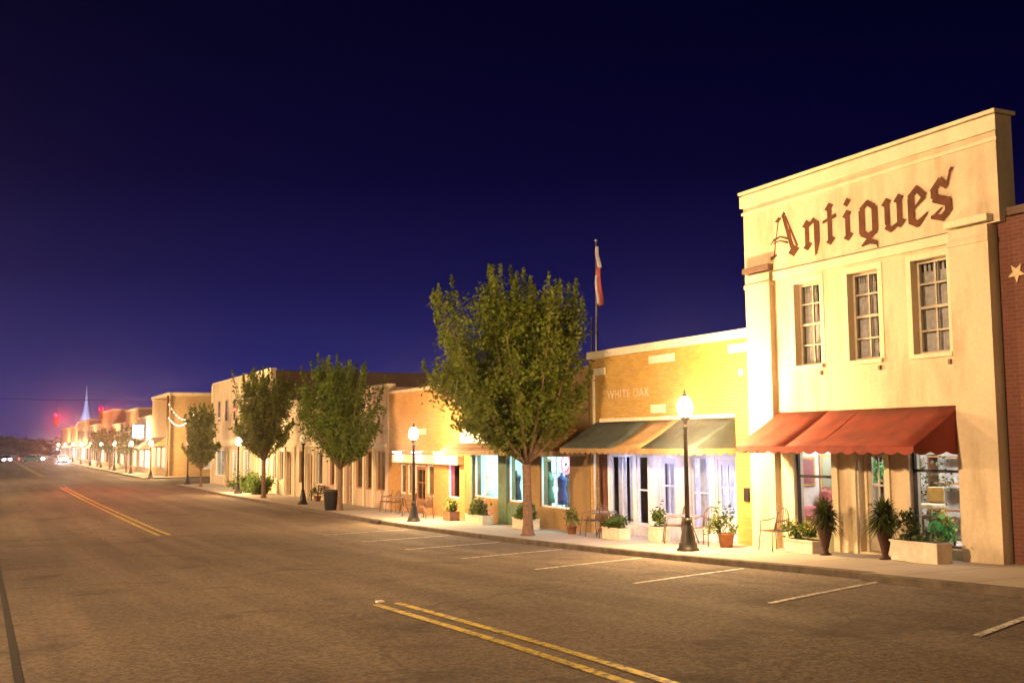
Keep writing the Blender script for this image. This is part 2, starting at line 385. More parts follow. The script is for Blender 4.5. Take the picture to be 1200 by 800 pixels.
for xa in (5.32, 5.66): line_strip(mb, xa, xa + .13, -30, 15.7); line_strip(mb, xa, xa + .13, 38.2, 92)
for xa in (5.32, 5.66): line_strip(mb, xa, xa + .13, 125, 330)
tag(mb.build('centre_line_marking', M['paint_yellow']), kind='structure')
mb = MB()
for s0 in (5.2, 8.75, 12.35, 15.95, 19.7, 23.5, 27.3, 31.1, 34.9):
    xa, xb, ds = 10.2, 13.75, 1.5; wd = .12
    n = 6; q = []
    for i in range(n + 1):
        t = i / n; x = xa + (xb - xa) * t; s = s0 + ds * t
        q.append((mb.bm.verts.new((x, s, rz_(x, s) + .009)), mb.bm.verts.new((x, s + wd, rz_(x, s + wd) + .009))))
    for (a, b), (c, d) in zip(q, q[1:]): mb.bm.faces.new((a, c, d, b))
tag(mb.build('parking_bay_marking', M['paint_white']), kind='structure')
mb = MB(); line_strip(mb, .33, .42, 4, 92, .003); tag(mb.build('road_joint', M['seam']), kind='structure')
mb = MB(); line_strip(mb, 0, 14, 90.0, 90.5); tag(mb.build('stop_line_marking', M['paint_white']), kind='structure')
t = tag(MB().box(5.50, 5.62, 15.95, 16.07, rz_(5.5, 16) - .01, rz_(5.5, 16) + .022, .008).build('road_stud', M['white']), 'small white reflective stud at the near end of the double yellow line', 'road stud')

# ------------------------------------------------------------------ walls with openings
XF = 17.0
def wall_mesh(mb, s0, s1, z0, z1, xf, th, holes, base=None):
    ys = sorted({s0, s1} | {h[0] for h in holes} | {h[1] for h in holes}); zs = sorted({z0, z1} | {h[2] for h in holes} | {h[3] for h in holes})
    ys = [y for y in ys if s0 <= y <= s1]; zs = [z for z in zs if z0 <= z <= z1]
    def solid(i, j):
        if not (0 <= i < len(ys) - 1 and 0 <= j < len(zs) - 1): return False
        y = (ys[i] + ys[i + 1]) / 2; z = (zs[j] + zs[j + 1]) / 2
        return not any(h[0] < y < h[1] and h[2] < z < h[3] for h in holes)
    for i in range(len(ys) - 1):
        for j in range(len(zs) - 1):
            if not solid(i, j): continue
            a, b, c, d = ys[i], ys[i + 1], zs[j], zs[j + 1]
            mb.quad((xf, b, c), (xf, a, c), (xf, a, d), (xf, b, d)); mb.quad((xf + th, a, c), (xf + th, b, c), (xf + th, b, d), (xf + th, a, d))
            if not solid(i - 1, j): mb.quad((xf, a, c), (xf + th, a, c), (xf + th, a, d), (xf, a, d))
            if not solid(i + 1, j): mb.quad((xf + th, b, c), (xf, b, c), (xf, b, d), (xf + th, b, d))
            if not solid(i, j - 1): mb.quad((xf, a, c), (xf, b, c), (xf + th, b, c), (xf + th, a, c))
            if not solid(i, j + 1): mb.quad((xf, b, d), (xf, a, d), (xf + th, a, d), (xf + th, b, d))
    return mb
def window(root, sa, sb, za, zb, xf=None, frame='white_trim', rows=1, cols=1, fw_=.07, depth=.14, sill=False, bars=.035, split=None):
    """frame with glazing bars, its pane a sub-part"""
    x = (XF if xf is None else xf) + depth
    mb = MB()
    mb.box(x, x + .07, sa, sa + fw_, za, zb); mb.box(x, x + .07, sb - fw_, sb, za, zb)
    mb.box(x, x + .07, sa + fw_, sb - fw_, za, za + fw_); mb.box(x, x + .07, sa + fw_, sb - fw_, zb - fw_, zb)
    for i in range(1, cols):
        y = sa + (sb - sa) * i / cols; mb.box(x + .012, x + .055, y - bars / 2, y + bars / 2, za + fw_, zb - fw_)
    for i in range(1, rows):
        z = za + (zb - za) * i / rows; h = bars * (1.7 if rows == 4 and i == 2 else 1) / 2; mb.box(x + .010, x + .057, sa + fw_, sb - fw_, z - h, z + h)
    if split: mb.box(x + .008, x + .058, sa + fw_, sb - fw_, split - .03, split + .03)
    w_ = mb.build('window', M[frame], root)
    MB().box(x + .032, x + .038, sa + fw_ * .8, sb - fw_ * .8, za + fw_ * .8, zb - fw_ * .8).build('pane', M['glass'], w_)
    if sill: MB().box(x - depth - .06, x, sa - .08, sb + .08, za - .09, za + .003, .01).build('sill', M['cream_trim'], w_)
    return w_
def door(root, sa, sb, za, zb, mat, depth=.2, xf=None, glazed=.0, frame='white_trim'):
    x = (XF if xf is None else xf) + depth
    fr = MB(); fr.box(x - .03, x + .06, sa, sa + .07, za, zb); fr.box(x - .03, x + .06, sb - .07, sb, za, zb); fr.box(x - .03, x + .06, sa + .07, sb - .07, zb - .08, zb)
    fr.build('door_frame', M[frame], root)
    d = MB()
    a, b, c, e = sa + .075, sb - .075, za + .02, zb - .09
    if glazed:
        g0 = c + (e - c) * .30
        wall_mesh(d, a, b, c, e, x, .045, [(a + .12, b - .12, g0, e - .14)])
        dd = d.build('door', M[mat], root)
        MB().box(x + .018, x + .024, a + .10, b - .10, g0 - .02, e - .12).build('pane', M['glass'], dd)
        MB().box(x + .008, x + .036, (a + b) / 2 - .018, (a + b) / 2 + .018, g0, e - .14).box(x + .01, x + .034, a + .12, b - .12, (g0 + e) / 2 - .02, (g0 + e) / 2 + .02).build('glazing_bar', M[mat], dd)
    else:
        d.box(x, x + .045, a, b, c, e)
        for (p, q) in ((c + .15, c + (e - c) * .42), (c + (e - c) * .5, e - .15)):
            d.box(x - .014, x, a + .14, b - .14, p, q, .006)
        dd = d.build('door', M[mat], root)
    MB().lathe([(.0, 0), (.012, .0), (.012, .05), (.03, .06), (.03, .085), (.0, .095)], 10).bm
    k = MB(); k.tube([(x, b - .08, c + .98), (x - .06, b - .08, c + .98), (x - .075, b - .08, c + .98)], [.012, .014, .03], 8); k.build('handle', M['rust_metal'], dd)
    return dd
def shell(root, s0, s1, zb, zt, depth, side, x0=None, roofm='roofing', th=.3):
    x0 = XF if x0 is None else x0
    MB().box(x0 + th, x0 + depth, s0, s0 + .25, zb, zt).box(x0 + th, x0 + depth, s1 - .25, s1, zb, zt).box(x0 + depth - .25, x0 + depth, s0 + .25, s1 - .25, zb, zt).build('side_wall', M[side], root)
    MB().box(x0 + th, x0 + depth - .26, s0 + .26, s1 - .26, zt - .55, zt - .40).build('roof', M[roofm], root)
def room(root, s0, s1, zb, zt, depth, mat, lights=None, lmat='cool', x0=None, th=.3):
    """shallow lit shop interior behind the glass"""
    x0 = (XF if x0 is None else x0) + th
    mb = MB(); mb.box(x0, x0 + depth, s0, s0 + .05, zb, zt); mb.box(x0, x0 + depth, s1 - .05, s1, zb, zt); mb.box(x0 + depth - .05, x0 + depth, s0 + .05, s1 - .05, zb, zt)
    mb.box(x0, x0 + depth, s0, s1, zt, zt + .06); mb.box(x0, x0 + depth, s0, s1, zb - .06, zb)
    r_ = mb.build('interior', M[mat], root)
    for (a, b) in (lights or []):
        MB().box(x0 + depth * .35, x0 + depth * .35 + .35, a, b, zt - .07, zt - .02).build('ceiling_light', M[lmat], root)
        c_, pw_ = {'cool': ((1, .90, .84), 11), 'cyan': ((.45, .88, 1), 19), 'cool_white': ((.78, .74, 1), 10), 'warmroom': ((1, .8, .55), 12)}[lmat]
        lamp_light('AREA', 'room_light', root, (x0 + depth * .35 + .175, (a + b) / 2, zt - .08), pw_ * 3.14 * .35 * (b - a), c_, .35, b - a)
    return r_
def awning(root, s0, s1, zt, zf, proj, panels, val, valm, side, scall=.32, x0=None):
    x0 = (XF if x0 is None else x0) - .01; xo = x0 - proj
    a = MB(); 
    for s in (s0 + .03, (s0 + s1) / 2, s1 - .03):
        a.tube([(x0 - .02, s, zt - .05), (xo + .03, s, zf - .02)], .014, 6).tube([(x0 - .02, s, zf - .01), (xo + .03, s, zf - .03)], .014, 6)
    a.tube([(xo + .03, s0 + .03, zf - .03), (xo + .03, s1 - .03, zf - .03)], .016, 6)
    fr = a.build('awning', M['grey_metal'], root)
    for (a0, a1, mt) in panels:
        mb = MB(); n = max(1, int((a1 - a0) / .45))
        for i in range(n):                                   # cloth sags slightly between the ribs
            y0 = a0 + (a1 - a0) * i / n; y1 = a0 + (a1 - a0) * (i + 1) / n
            for k in range(4):
                t0, t1 = k / 4, (k + 1) / 4
                def pt(t, y, off=0): 
                    ph = math.sin((y - s0) / (s1 - s0) * math.pi * 6) ** 2
                    return (x0 - proj * t, y, zt + (zf - zt) * t - .085 * math.sin(t * math.pi) * (.3 + .7 * ph) + off)
                mb.quad(pt(t0, y0), pt(t0, y1), pt(t1, y1), pt(t1, y0))
        bmesh.ops.remove_doubles(mb.bm, verts=mb.bm.verts, dist=1e-4)
        for f in mb.bm.faces: f.smooth = True
        o = mb.build('canopy_panel', M[mt], fr)
        md = o.modifiers.new('thick', 'SOLIDIFY'); md.thickness = .012
    nr = min(8, max(3, int((s1 - s0) / 1.15)))
    for i in range(1, nr):
        y = s0 + (s1 - s0) * i / nr; ph = math.sin((y - s0) / (s1 - s0) * math.pi * 6) ** 2
        mb = MB(); mb.tube([(x0 - proj * q, y, zt + (zf - zt) * q - .085 * math.sin(q * math.pi) * (.3 + .7 * ph) + .004) for q in [k / 8 for k in range(9)]], .013, 5)
        mb.build('seam', M[side], fr)
    mb = MB()
    def scal(p0, p1, n):
        p0, p1 = Vector(p0), Vector(p1)
        steps = n * 6
        for i in range(steps):
            u_, v_ = i / steps, (i + 1) / steps
            h0, h1 = [val * (.62 + .38 * abs(math.sin(q * n * math.pi))) for q in (u_, v_)]
            A = p0.lerp(p1, u_); B = p0.lerp(p1, v_)
            mb.quad(A, B, B - Vector((0, 0, h1)), A - Vector((0, 0, h0)))
    L = s1 - s0
    scal((xo, s0, zf), (xo, s1, zf), max(3, int(L / scall))); scal((xo, s0, zf), (x0, s0, zf), max(2, int(proj / scall))); scal((xo, s1, zf), (x0, s1, zf), max(2, int(proj / scall)))
    o = mb.build('valance', M[valm], fr, fix=False); md = o.modifiers.new('thick', 'SOLIDIFY'); md.thickness = .008; md.offset = 0
    for s, d in ((s0, .006), (s1, -.006)):
        mb = MB(); mb.prism([(x0, zt - .01), (xo, zf), (x0, zf)], 'y', s, s + d); mb.build('side_panel', M[side], fr)
    return fr

# ------------------------------------------------------------------ foliage helpers
def leaf_mesh(pts, size, seed, stretch=1.5):
    rnd = random.Random(seed); vs = []; fs = []
    for (x, y, z) in pts:
        a = Vector((rnd.gauss(0, 1), rnd.gauss(0, 1), rnd.gauss(0, .7))).normalized(); b = a.orthogonal().normalized()
        b = Matrix.Rotation(rnd.random() * 6.28, 3, a) @ b
        l = size * rnd.uniform(.6, 1.25); c = Vector((x, y, z)); a = a * l * stretch / 2; b = b * l / 2 * .8; i = len(vs)
        vs += [c - a, c + b, c + a, c - b]; fs.append((i, i + 1, i + 2, i + 3))
    me = bpy.data.meshes.new('leaves'); me.from_pydata([tuple(v) for v in vs], [], fs); return me
def link_mesh(name, me, mat, parent=None):
    me.materials.append(mat); o = bpy.data.objects.new(name, me); COL.objects.link(o); o.parent = parent; return o
def tree(x, s, H, rl, rb, label, n_leaf, lsize, seed, mat='leaf', cx=0., cyo=0., group='young street trees along the kerb', notch=None, trunk_r=.13, nshoot=70, low=None, ang=R(27)):
    """vase-shaped street tree: rl radius across, rb height of the fork"""
    rnd = random.Random(seed); z0 = wzs(s)
    t = thing('street_tree', label, 'tree', (x, s, z0), 0, group)
    fork = Vector((rnd.uniform(-.05, .05), rnd.uniform(-.05, .05), rb))
    mb = MB()
    mb.tube([(0, 0, -.05), (0, 0, .08), (.01, .01, .35), (fork.x * .5, fork.y * .5, rb * .6), (fork.x, fork.y, rb)], [trunk_r * 1.9, trunk_r * 1.35, trunk_r * 1.08, trunk_r * .95, trunk_r * .95], 12)
    rv = Vector((math.cos(ang), -math.sin(ang), 0)); dv = Vector((math.sin(ang), math.cos(ang), 0))
    pts = []; lim = MB()
    low = rb + .1 if low is None else low
    for k in range(nshoot):
        az = k * 2.399963 + rnd.uniform(-.25, .25); q = math.sqrt((k + .5) / nshoot)      # golden-angle spread of shoot tips
        q = min(1, q * rnd.uniform(.93, 1.06))
        lat = q * rl * math.cos(az); dep = q * rl * .92 * math.sin(az)
        top = H - (H - rb) * (.13 * q ** 2.5 * rnd.uniform(.0, 1.6)) - rnd.uniform(0, .95) * (H - rb) / 5.8
        if q > .70 and rnd.random() < .36: top = rb + (H - rb) * rnd.uniform(.34, .66)
        if notch and abs(lat - notch[0]) < notch[1] and top > H - notch[2]: top = H - notch[2] - rnd.uniform(0, .5)
        tip = fork + rv * (lat + cx) + dv * (dep + cyo); tip.z = top
        r_ = math.hypot(lat, dep)
        mid = fork.lerp(tip, .5) + (rv * lat + dv * dep) * .12; mid.z = rb + (top - rb) * .40
        ctrl = [fork, mid, tip]
        def bz(u): return fork * (1 - u) ** 2 + mid * 2 * u * (1 - u) + tip * u * u
        if k % 3 == 0 or q > .85:
            lim.tube([bz(u / 6.) for u in range(7)], [trunk_r * (.42 * (1 - u / 6.) ** 1.1 + .05) for u in range(7)], 6)
        m_ = int(n_leaf / nshoot); 
        bend = rnd.uniform(.65, 1.4); k_r = rl / 2.7
        clump = [(rnd.uniform(.35, .97), Vector((rnd.gauss(0, 1), rnd.gauss(0, 1), rnd.gauss(0, .5))) * .30 * k_r, rnd.uniform(.14, .27) * (k_r * .7 + .3)) for _ in range(5)]
        for _ in range(m_):
            u = .18 + .90 * rnd.random() ** .85
            pr_ = (.25 * rl / 2.7 + .05) * bend * (max(0, min(1, (1.08 - u) * 1.9)) ** .8) * (.55 + .45 * min(1, u * 2))
            c0 = bz(min(u, 1.0)); c0 = c0 + Vector((0, 0, max(0, u - 1.0) * 5 * .8))
            p = c0 + Vector((rnd.gauss(0, 1), rnd.gauss(0, 1), rnd.gauss(0, 1.1))) * pr_ * .62
            if rnd.random() < .55:
                cq = clump[rnd.randrange(5)]; p = bz(cq[0]) + cq[1] + Vector((rnd.gauss(0, 1), rnd.gauss(0, 1), rnd.gauss(0, .8))) * cq[2]
            hh = (p.z - rb) / (H - rb); dd = p - fork - (rv * cx + dv * cyo) * min(1, max(0, hh) * 3); lim_r = rl * 1.15 * min(1, (max(.02, hh) / .40)) ** .62
            if p.z > low and math.hypot(dd.x, dd.y) < lim_r: pts.append(p)
    tr = mb.build('trunk', M['bark'], t); lim.build('limb', M['bark'], tr)
    link_mesh('crown', leaf_mesh(pts, lsize, seed + 1), M[mat], t)
    return t
def bush_pts(rnd, n, rx, ry, rz, c=(0, 0, 0), clumps=10):
    cl = [(rnd.gauss(0, .45) * rx, rnd.gauss(0, .45) * ry, rnd.uniform(.1, .9) * rz) for _ in range(clumps)]; out_ = []
    for i in range(n):
        a = cl[i % clumps]; out_.append((c[0] + a[0] + rnd.gauss(0, .22) * rx, c[1] + a[1] + rnd.gauss(0, .22) * ry, c[2] + max(.0, a[2] + rnd.gauss(0, .2) * rz)))
    return out_

# ------------------------------------------------------------------ 1  the two-storey cream building with the big lettering
zb = -.35
b1 = wthing('cream_building', 'two-storey cream stucco building with Antiques lettering and red awning', 'building', (XF, 17.4, 0))
UW = [(14.98, 15.90), (16.82, 17.72), (18.60, 19.46)]; UZ = (4.27, 6.20)
holes = [(a, b, *UZ) for a, b in UW] + [(14.93, 16.17, .42, 2.42), (16.86, 17.60, wzs(17) + .02, 2.42), (18.42, 19.68, .50, 2.42)]
wall_mesh(MB(), 13.9, 21.0, zb, 6.55, XF, .30, holes).build('wall', M['cream'], b1)
# parapet block, stepped out, with two raised bands
pw = MB(); pw.box(XF - .05, XF + .40, 13.66, 21.18, 6.62, 8.69); pw.build('parapet', M['cream'], b1)
MB().box(XF - .12, XF - .052, 13.60, 21.24, 8.36, 8.66, .012).box(XF - .09, XF - .0525, 13.62, 21.22, 8.17, 8.25, .012).box(XF - .15, XF + .44, 13.58, 21.26, 8.692, 8.77, .015).build('parapet_band', M['cream_trim'], b1)
MB().box(XF - .002, XF + .3, 13.9, 21.0, 6.552, 6.618).build('frieze', M['cream'], b1)
MB().box(XF - .075, XF - .004, 14.8, 20.13, 6.40, 6.60, .012).build('cornice', M['cream_trim'], b1)
for (a, b) in ((13.86, 14.78), (20.15, 21.05)):
    p_ = MB().box(XF - .16, XF - .002, a, b, zb, 6.60).box(XF - .19, XF - .001, a - .02, b + .02, 6.28, 6.38, .012).build('pilaster', M['cream'], b1)
    MB().box(XF - .22, XF - .051, a - .05, b + .05, 6.66, 6.80, .02).build('cap', M['rust_metal'] if a > 18 else M['cream_trim'], p_)
for (a, b) in UW:
    w_ = window(b1, a, b, *UZ, frame='frame_grey', rows=4, cols=2, fw_=.06, depth=.17, sill=True)
    MB().box(XF - .012, XF - .002, a - .13, a - .001, 4.27, 6.33).box(XF - .012, XF - .002, b + .001, b + .13, 4.27, 6.33).box(XF - .012, XF - .002, a, b, 6.203, 6.33).build('surround', M['cream_trim'], w_)
    MB().box(XF - .05, XF - .002, a - .02, a + .04, 4.02, 4.12).build('bracket', M['rust_metal'], w_)
shell(b1, 13.9, 21.0, zb, 6.54, 16, 'cream')
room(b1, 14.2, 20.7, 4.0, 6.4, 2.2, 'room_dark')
# lace curtains, drawn to the left of each upper window
for i, (a, b) in enumerate(UW):
    mb = MB(); n = 26; f = (.98, .62, .55)[i]
    g = []
    for k in range(n + 1):
        y = b - .02 - (b - a) * f * k / n; xx = XF + .30 + .03 * math.sin(k * 1.9)
        g.append((mb.bm.verts.new((xx, y, 4.29)), mb.bm.verts.new((xx, y, 6.19))))
    for (p, q), (r_, s_) in zip(g, g[1:]): mb.bm.faces.new((p, r_, s_, q)).smooth = True
    o = mb.build('curtain', M['curtain'], b1, fix=False)
# shop front
room(b1, 14.2, 20.2, .30, 2.75, 2.6, 'room', [(14.9, 16.4), (16.7, 17.8), (18.3, 19.8)], 'cool')
window(b1, 14.93, 16.17, .42, 2.42, frame='frame_dark', fw_=.05, depth=.10, split=1.92)
window(b1, 18.42, 19.68, .50, 2.42, frame='frame_dark', fw_=.05, depth=.10, split=1.72)
door(b1, 16.86, 17.60, wzs(17) + .02, 2.42, 'frame_grey', depth=.2, glazed=1, frame='cream_trim')
for q in ((14.9, 16.2, .05, .40), (18.4, 19.7, -.1, .48)): MB().box(XF - .03, XF - .002, *q).build('stall_riser', M['olive'], b1)
MB().box(XF - .06, XF - .002, 17.64, 17.76, .1, 2.45).box(XF - .06, XF - .002, 16.66, 16.80, .1, 2.45).box(XF - .06, XF - .002, 18.18, 18.36, .1, 2.45).build('shopfront_post', M['cream_trim'], b1)
awning(b1, 14.80, 20.12, 3.20, 2.42, 1.30, [(14.80, 18.4, 'red_fabric'), (18.4, 20.12, 'red_fabric')], .16, 'red_fabric', 'red_fabric', .36)
# blackletter sign painted with a broad nib: each stroke is a polyline swept by a slanted pen
SL, BL = 20.30, 6.93      # left end and baseline
LT = MB(); xw = XF - .0512; cnt = [0]
def poly(pts, ox=0):
    cnt[0] += 1; xx = xw - .0004 * cnt[0]
    LT.bm.faces.new([LT.bm.verts.new((xx, SL - (a + ox) * .952, BL + b * .97)) for a, b in pts])
def dia(cx, cy_, w_, h_, ox, sk=.03): poly([(cx - w_, cy_ - sk), (cx, cy_ - h_), (cx + w_, cy_ + sk), (cx, cy_ + h_)], ox)
def bar(x0, y0, x1, y1, w0, w1, ox):
    d = Vector((x1 - x0, y1 - y0)).normalized(); n_ = Vector((-d.y, d.x))
    poly([(x0 + n_.x * w0 / 2, y0 + n_.y * w0 / 2), (x0 - n_.x * w0 / 2, y0 - n_.y * w0 / 2), (x1 - n_.x * w1 / 2, y1 - n_.y * w1 / 2), (x1 + n_.x * w1 / 2, y1 + n_.y * w1 / 2)], ox)
W_ = .150
def stem(x, y0, y1, ox, head=True, foot=True):
    poly([(x - W_ / 2, y0), (x + W_ / 2, y0), (x + W_ / 2, y1 + .02), (x - W_ / 2, y1 - .02)], ox)
    if head: dia(x - .01, y1, .155, .115, ox)
    if foot: dia(x + .02, y0, .165, .115, ox)
# A : open strokes drawn as outlines round a hollow thick limb
for a in ((.62, 1.04, .96, .12, .10, .15), (.72, .98, 1.13, .16, .06, .08), (.80, .86, .92, .40, .03, .03), (.46, .90, .34, .42, .05, .035), (.34, .44, .27, .06, .035, .05),
          (.26, .44, .52, .50, .07, .04), (.50, .50, .80, .40, .04, .06), (.24, .36, .50, .40, .04, .03), (.48, .40, .80, .30, .03, .06), (.12, .34, .28, .46, .02, .05)): bar(*a, 0)
dia(.46, .92, .14, .07, 0); dia(.66, 1.0, .08, .10, 0); dia(1.0, .07, .21, .15, 0); bar(.12, -.01, .38, .06, .10, .05, 0)
# n
stem(.16, .10, .62, 1.33); bar(.22, .58, .44, .70, .09, .12, 1.33); poly([(.40, .74), (.60, .62), (.60, .16), (.50, -.14), (.42, -.18), (.41, .14)], 1.33)
# t
stem(.18, .10, .88, 2.10); bar(-.06, .56, .40, .66, .07, .10, 2.10)
# i
stem(.14, .10, .60, 2.72); dia(.15, .88, .13, .11, 2.72)
# q
ox = 3.22; poly([(.0, .60), (.19, .66), (.19, .12), (.0, .06)], ox); bar(.06, .60, .30, .76, .13, .12, ox); bar(.26, .76, .50, .60, .12, .14, ox); poly([(.40, .66), (.58, .62), (.58, .06), (.40, .10)], ox); bar(.06, .10, .30, -.02, .16, .14, ox); bar(.24, -.02, .54, .08, .14, .13, ox)
bar(.44, .02, .12, -.17, .10, .06, ox); bar(.06, -.20, .34, -.13, .05, .13, ox); bar(.32, -.13, .54, -.20, .13, .09, ox); bar(.52, -.18, .56, -.32, .08, .02, ox)
# u
ox = 3.92; stem(.16, .14, .62, ox, True, False); stem(.52, .12, .64, ox); bar(.12, .12, .28, .0, .16, .12, ox); bar(.24, .0, .50, .12, .12, .08, ox)
# e
ox = 4.66; poly([(.02, .58), (.21, .66), (.21, .12), (.02, .08)], ox); bar(.06, .58, .32, .78, .14, .13, ox); bar(.26, .78, .50, .54, .13, .16, ox); bar(.50, .56, .20, .34, .12, .05, ox); bar(.06, .12, .30, -.02, .17, .14, ox); bar(.26, -.02, .56, .20, .15, .03, ox)
# s
ox = 5.30; bar(.04, .58, .30, .80, .13, .16, ox); poly([(.02, .60), (.20, .68), (.20, .46), (.12, .40), (.02, .46)], ox); bar(.26, .80, .46, .62, .18, .12, ox); bar(.44, .64, .56, .94, .07, .05, ox); dia(.57, .95, .07, .06, ox)
bar(.08, .46, .50, .30, .19, .20, ox); poly([(.38, .36), (.56, .36), (.56, .14), (.38, .10)], ox); bar(.52, .18, .30, .0, .14, .15, ox); bar(.36, .0, .0, .07, .16, .07, ox); bar(.02, .04, .30, .22, .07, .03, ox)
lo = LT.build('lettering', M['letters'], b1, fix=False)
# plates standing in the upper windows
for (y, z, r_) in ((17.05, 4.52, .14), (15.12, 4.50, .09)):
    t = thing('plate', 'round white plate standing in the %s upper window of the cream building' % ('middle' if y > 16 else 'rightmost'), 'plate', (XF + .30, y, z - r_ + .02))
    MB().tube([(0, 0, r_), (-.012, 0, r_)], [r_, r_], 20).build('rim', M['white'], t); MB().tube([(-.013, 0, r_), (-.016, 0, r_)], [r_ * .45, r_ * .45], 16).build('centre', M['frame_grey'], t)

# ------------------------------------------------------------------ things shown in the cream building's shop windows
def shop_stand(y0, y1, x0, x1, z, label, mat='wood_dark'):
    t = wthing('display_stand', label, 'display stand', ((x0 + x1) / 2, (y0 + y1) / 2, .30))
    MB().box(x0, x1, y0, y1, z - .05, z, .01).build('top', M[mat], t)
    for xx in (x0 + .04, x1 - .04):
        for yy in (y0 + .04, y1 - .04): MB().tube([(xx, yy, .302), (xx, yy, z - .052)], .025, 8).build('leg', M[mat], t)
shop_stand(16.0, 16.9, XF + .55, XF + 1.1, .95, 'low dark table inside the right shop window of the cream building')
t = thing('gilt_chair', 'small gilt chair with ivory cushions inside the right shop window', 'chair', (XF + .80, 16.40, .952))
MB().box(-.2, .2, -.24, .24, .16, .26, .03).build('seat', M['ivory'], t); MB().box(.14, .2, -.22, .22, .28, .60, .03).build('backrest', M['gold'], t)
for a in (-.17, .17):
    for b in (-.2, .2): MB().tube([(a, b, 0), (a, b, .17)], .018, 6).build('leg', M['gold'], t)
rnd = random.Random(5)
def potted(x, y, z, n, rx, rzz, mat, label, pot='plaster_box', ph=.2, pr=.12, size=.07, cat='potted plant', name='potted_plant', group=None):
    t = thing(name, label, cat, (x, y, z), 0, group)
    MB().lathe([(pr * .7, 0), (pr * .75, .01), (pr, ph - .03), (pr * 1.08, ph - .03), (pr * 1.08, ph), (pr * .9, ph), (pr * .88, ph - .03)], 14).build('pot', M[pot], t)
    rn = random.Random(int(abs(x * 100 + y * 37)) + 1)
    link_mesh('foliage', leaf_mesh(bush_pts(rn, n, rx, rx, rzz, (0, 0, ph)), size, n), M[mat], t)
    return t
potted(XF + .45, 15.75, .30, 260, .30, .42, 'bright_leaf', 'bright green plant low in the right shop window of the cream building')
potted(XF + .70, 15.92, .30, 260, .20, .55, 'flower_y', 'pale flower arrangement on the floor in the right shop window', ph=.18)
potted(XF + 1.5, 17.1, .30, 420, .42, 1.5, 'palm', 'tall dark plant at the back of the right shop window', pot='bin', ph=.3)
t = thing('armchair', 'pink upholstered armchair inside the left shop window of the cream building', 'armchair', (XF + .85, 19.62, .30))
MB().box(-.35, .35, -.42, .42, .18, .48, .06).build('seat', M['pink_fabric'], t); MB().box(.2, .38, -.42, .42, .482, 1.05, .07).build('backrest', M['pink_fabric'], t)
for b in (-.47, .47): MB().box(-.33, .3, b - .07, b + .07, .10, .68, .05).build('armrest', M['pink_fabric'], t)
for a in (-.28, .28):
    for b in (-.36, .36): MB().tube([(a, b, 0), (a, b, .19)], .025, 6).build('leg', M['wood_dark'], t)
potted(XF + .5, 19.15, .30, 260, .26, .5, 'flower_r', 'pink flowers in the left shop window of the cream building', ph=.62, pr=.14)
potted(XF + .6, 17.75, .30, 200, .20, .5, 'bright_leaf', 'small green plant seen through the glazed door of the cream building', ph=1.3, pr=.12)
def shelf(x, y0, y1, z0, z1, label, n=4, seed=1):
    t = wthing('shelf_unit', label, 'shelves', (x, (y0 + y1) / 2, z0))
    for q in (y0, y1 - .03): MB().box(x, x + .3, q, q + .03, z0, z1).build('side_panel', M['wood_dark'], t)
    rn = random.Random(seed)
    for i in range(n): 
        z = z0 + .05 + (z1 - z0 - .1) * i / (n - 1); sh = MB().box(x, x + .3, y0 + .031, y1 - .031, z - .015, z + .015).build('shelf', M['wood_orange'], t)
    return t
shelf(XF + 2.4, 18.4, 19.6, .302, 2.2, 'wooden shelves against the back wall behind the left shop window')
shelf(XF + 2.4, 16.7, 17.9, .302, 2.2, 'wooden shelves seen through the glazed door of the cream building')

for i, (xa, xb, za, zc, mt, lb) in enumerate(((17.55, 18.05, 1.45, 2.15, 'flower_r', 'reddish picture on the side wall seen through the left shop window'), (18.2, 18.8, 1.35, 2.2, 'olive', 'olive picture in a gilt frame on the side wall seen through the left shop window'))):
    t = wthing('wall_picture', lb, 'picture', ((xa + xb) / 2, 20.13, (za + zc) / 2))
    MB().box(xa, xb, 20.11, 20.149, za, zc, .01).build('frame', M['gold'], t); MB().box(xa + .06, xb - .06, 20.10, 20.109, za + .06, zc - .06).build('canvas', M[mt], t)

# ------------------------------------------------------------------ 2  red brick building at the right edge
b0 = wthing('red_brick_building', 'red brick building beside the cream one at the right edge', 'building', (17.1, 9, 0))
wall_mesh(MB(), 3.5, 13.85, -.1, 6.70, 17.10, .3, [(6.0, 8.4, .6, 2.5), (8.8, 9.8, .3, 2.5)]).build('wall', M['red_brick'], b0)
MB().box(17.0, 17.5, 3.4, 13.55, 6.702, 6.86, .015).build('coping', M['dark_brick'], b0)
shell(b0, 3.5, 13.85, -.1, 6.5, 15, 'red_brick', x0=17.1)
MB().box(17.0, 17.098, 12.62, 13.10, .3, 6.2).build('pilaster', M['cream_trim'], b0)
window(b0, 6.0, 8.4, .6, 2.5, xf=17.1, cols=2); door(b0, 8.8, 9.8, .45, 2.5, 'wood_dark', xf=17.1, glazed=1)
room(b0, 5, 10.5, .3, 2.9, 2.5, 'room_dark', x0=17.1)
mb = MB(); n = 10; ce = (13.45, 5.62)
P_ = [(ce[0] + (.19 if i % 2 else .08) * math.cos(i * math.pi / 5 + .3), ce[1] + (.19 if i % 2 else .08) * math.sin(i * math.pi / 5 + .3)) for i in range(n)]
mb.prism(P_, 'x', 17.06, 17.098); mb.build('star_anchor_plate', M['star'], b0)

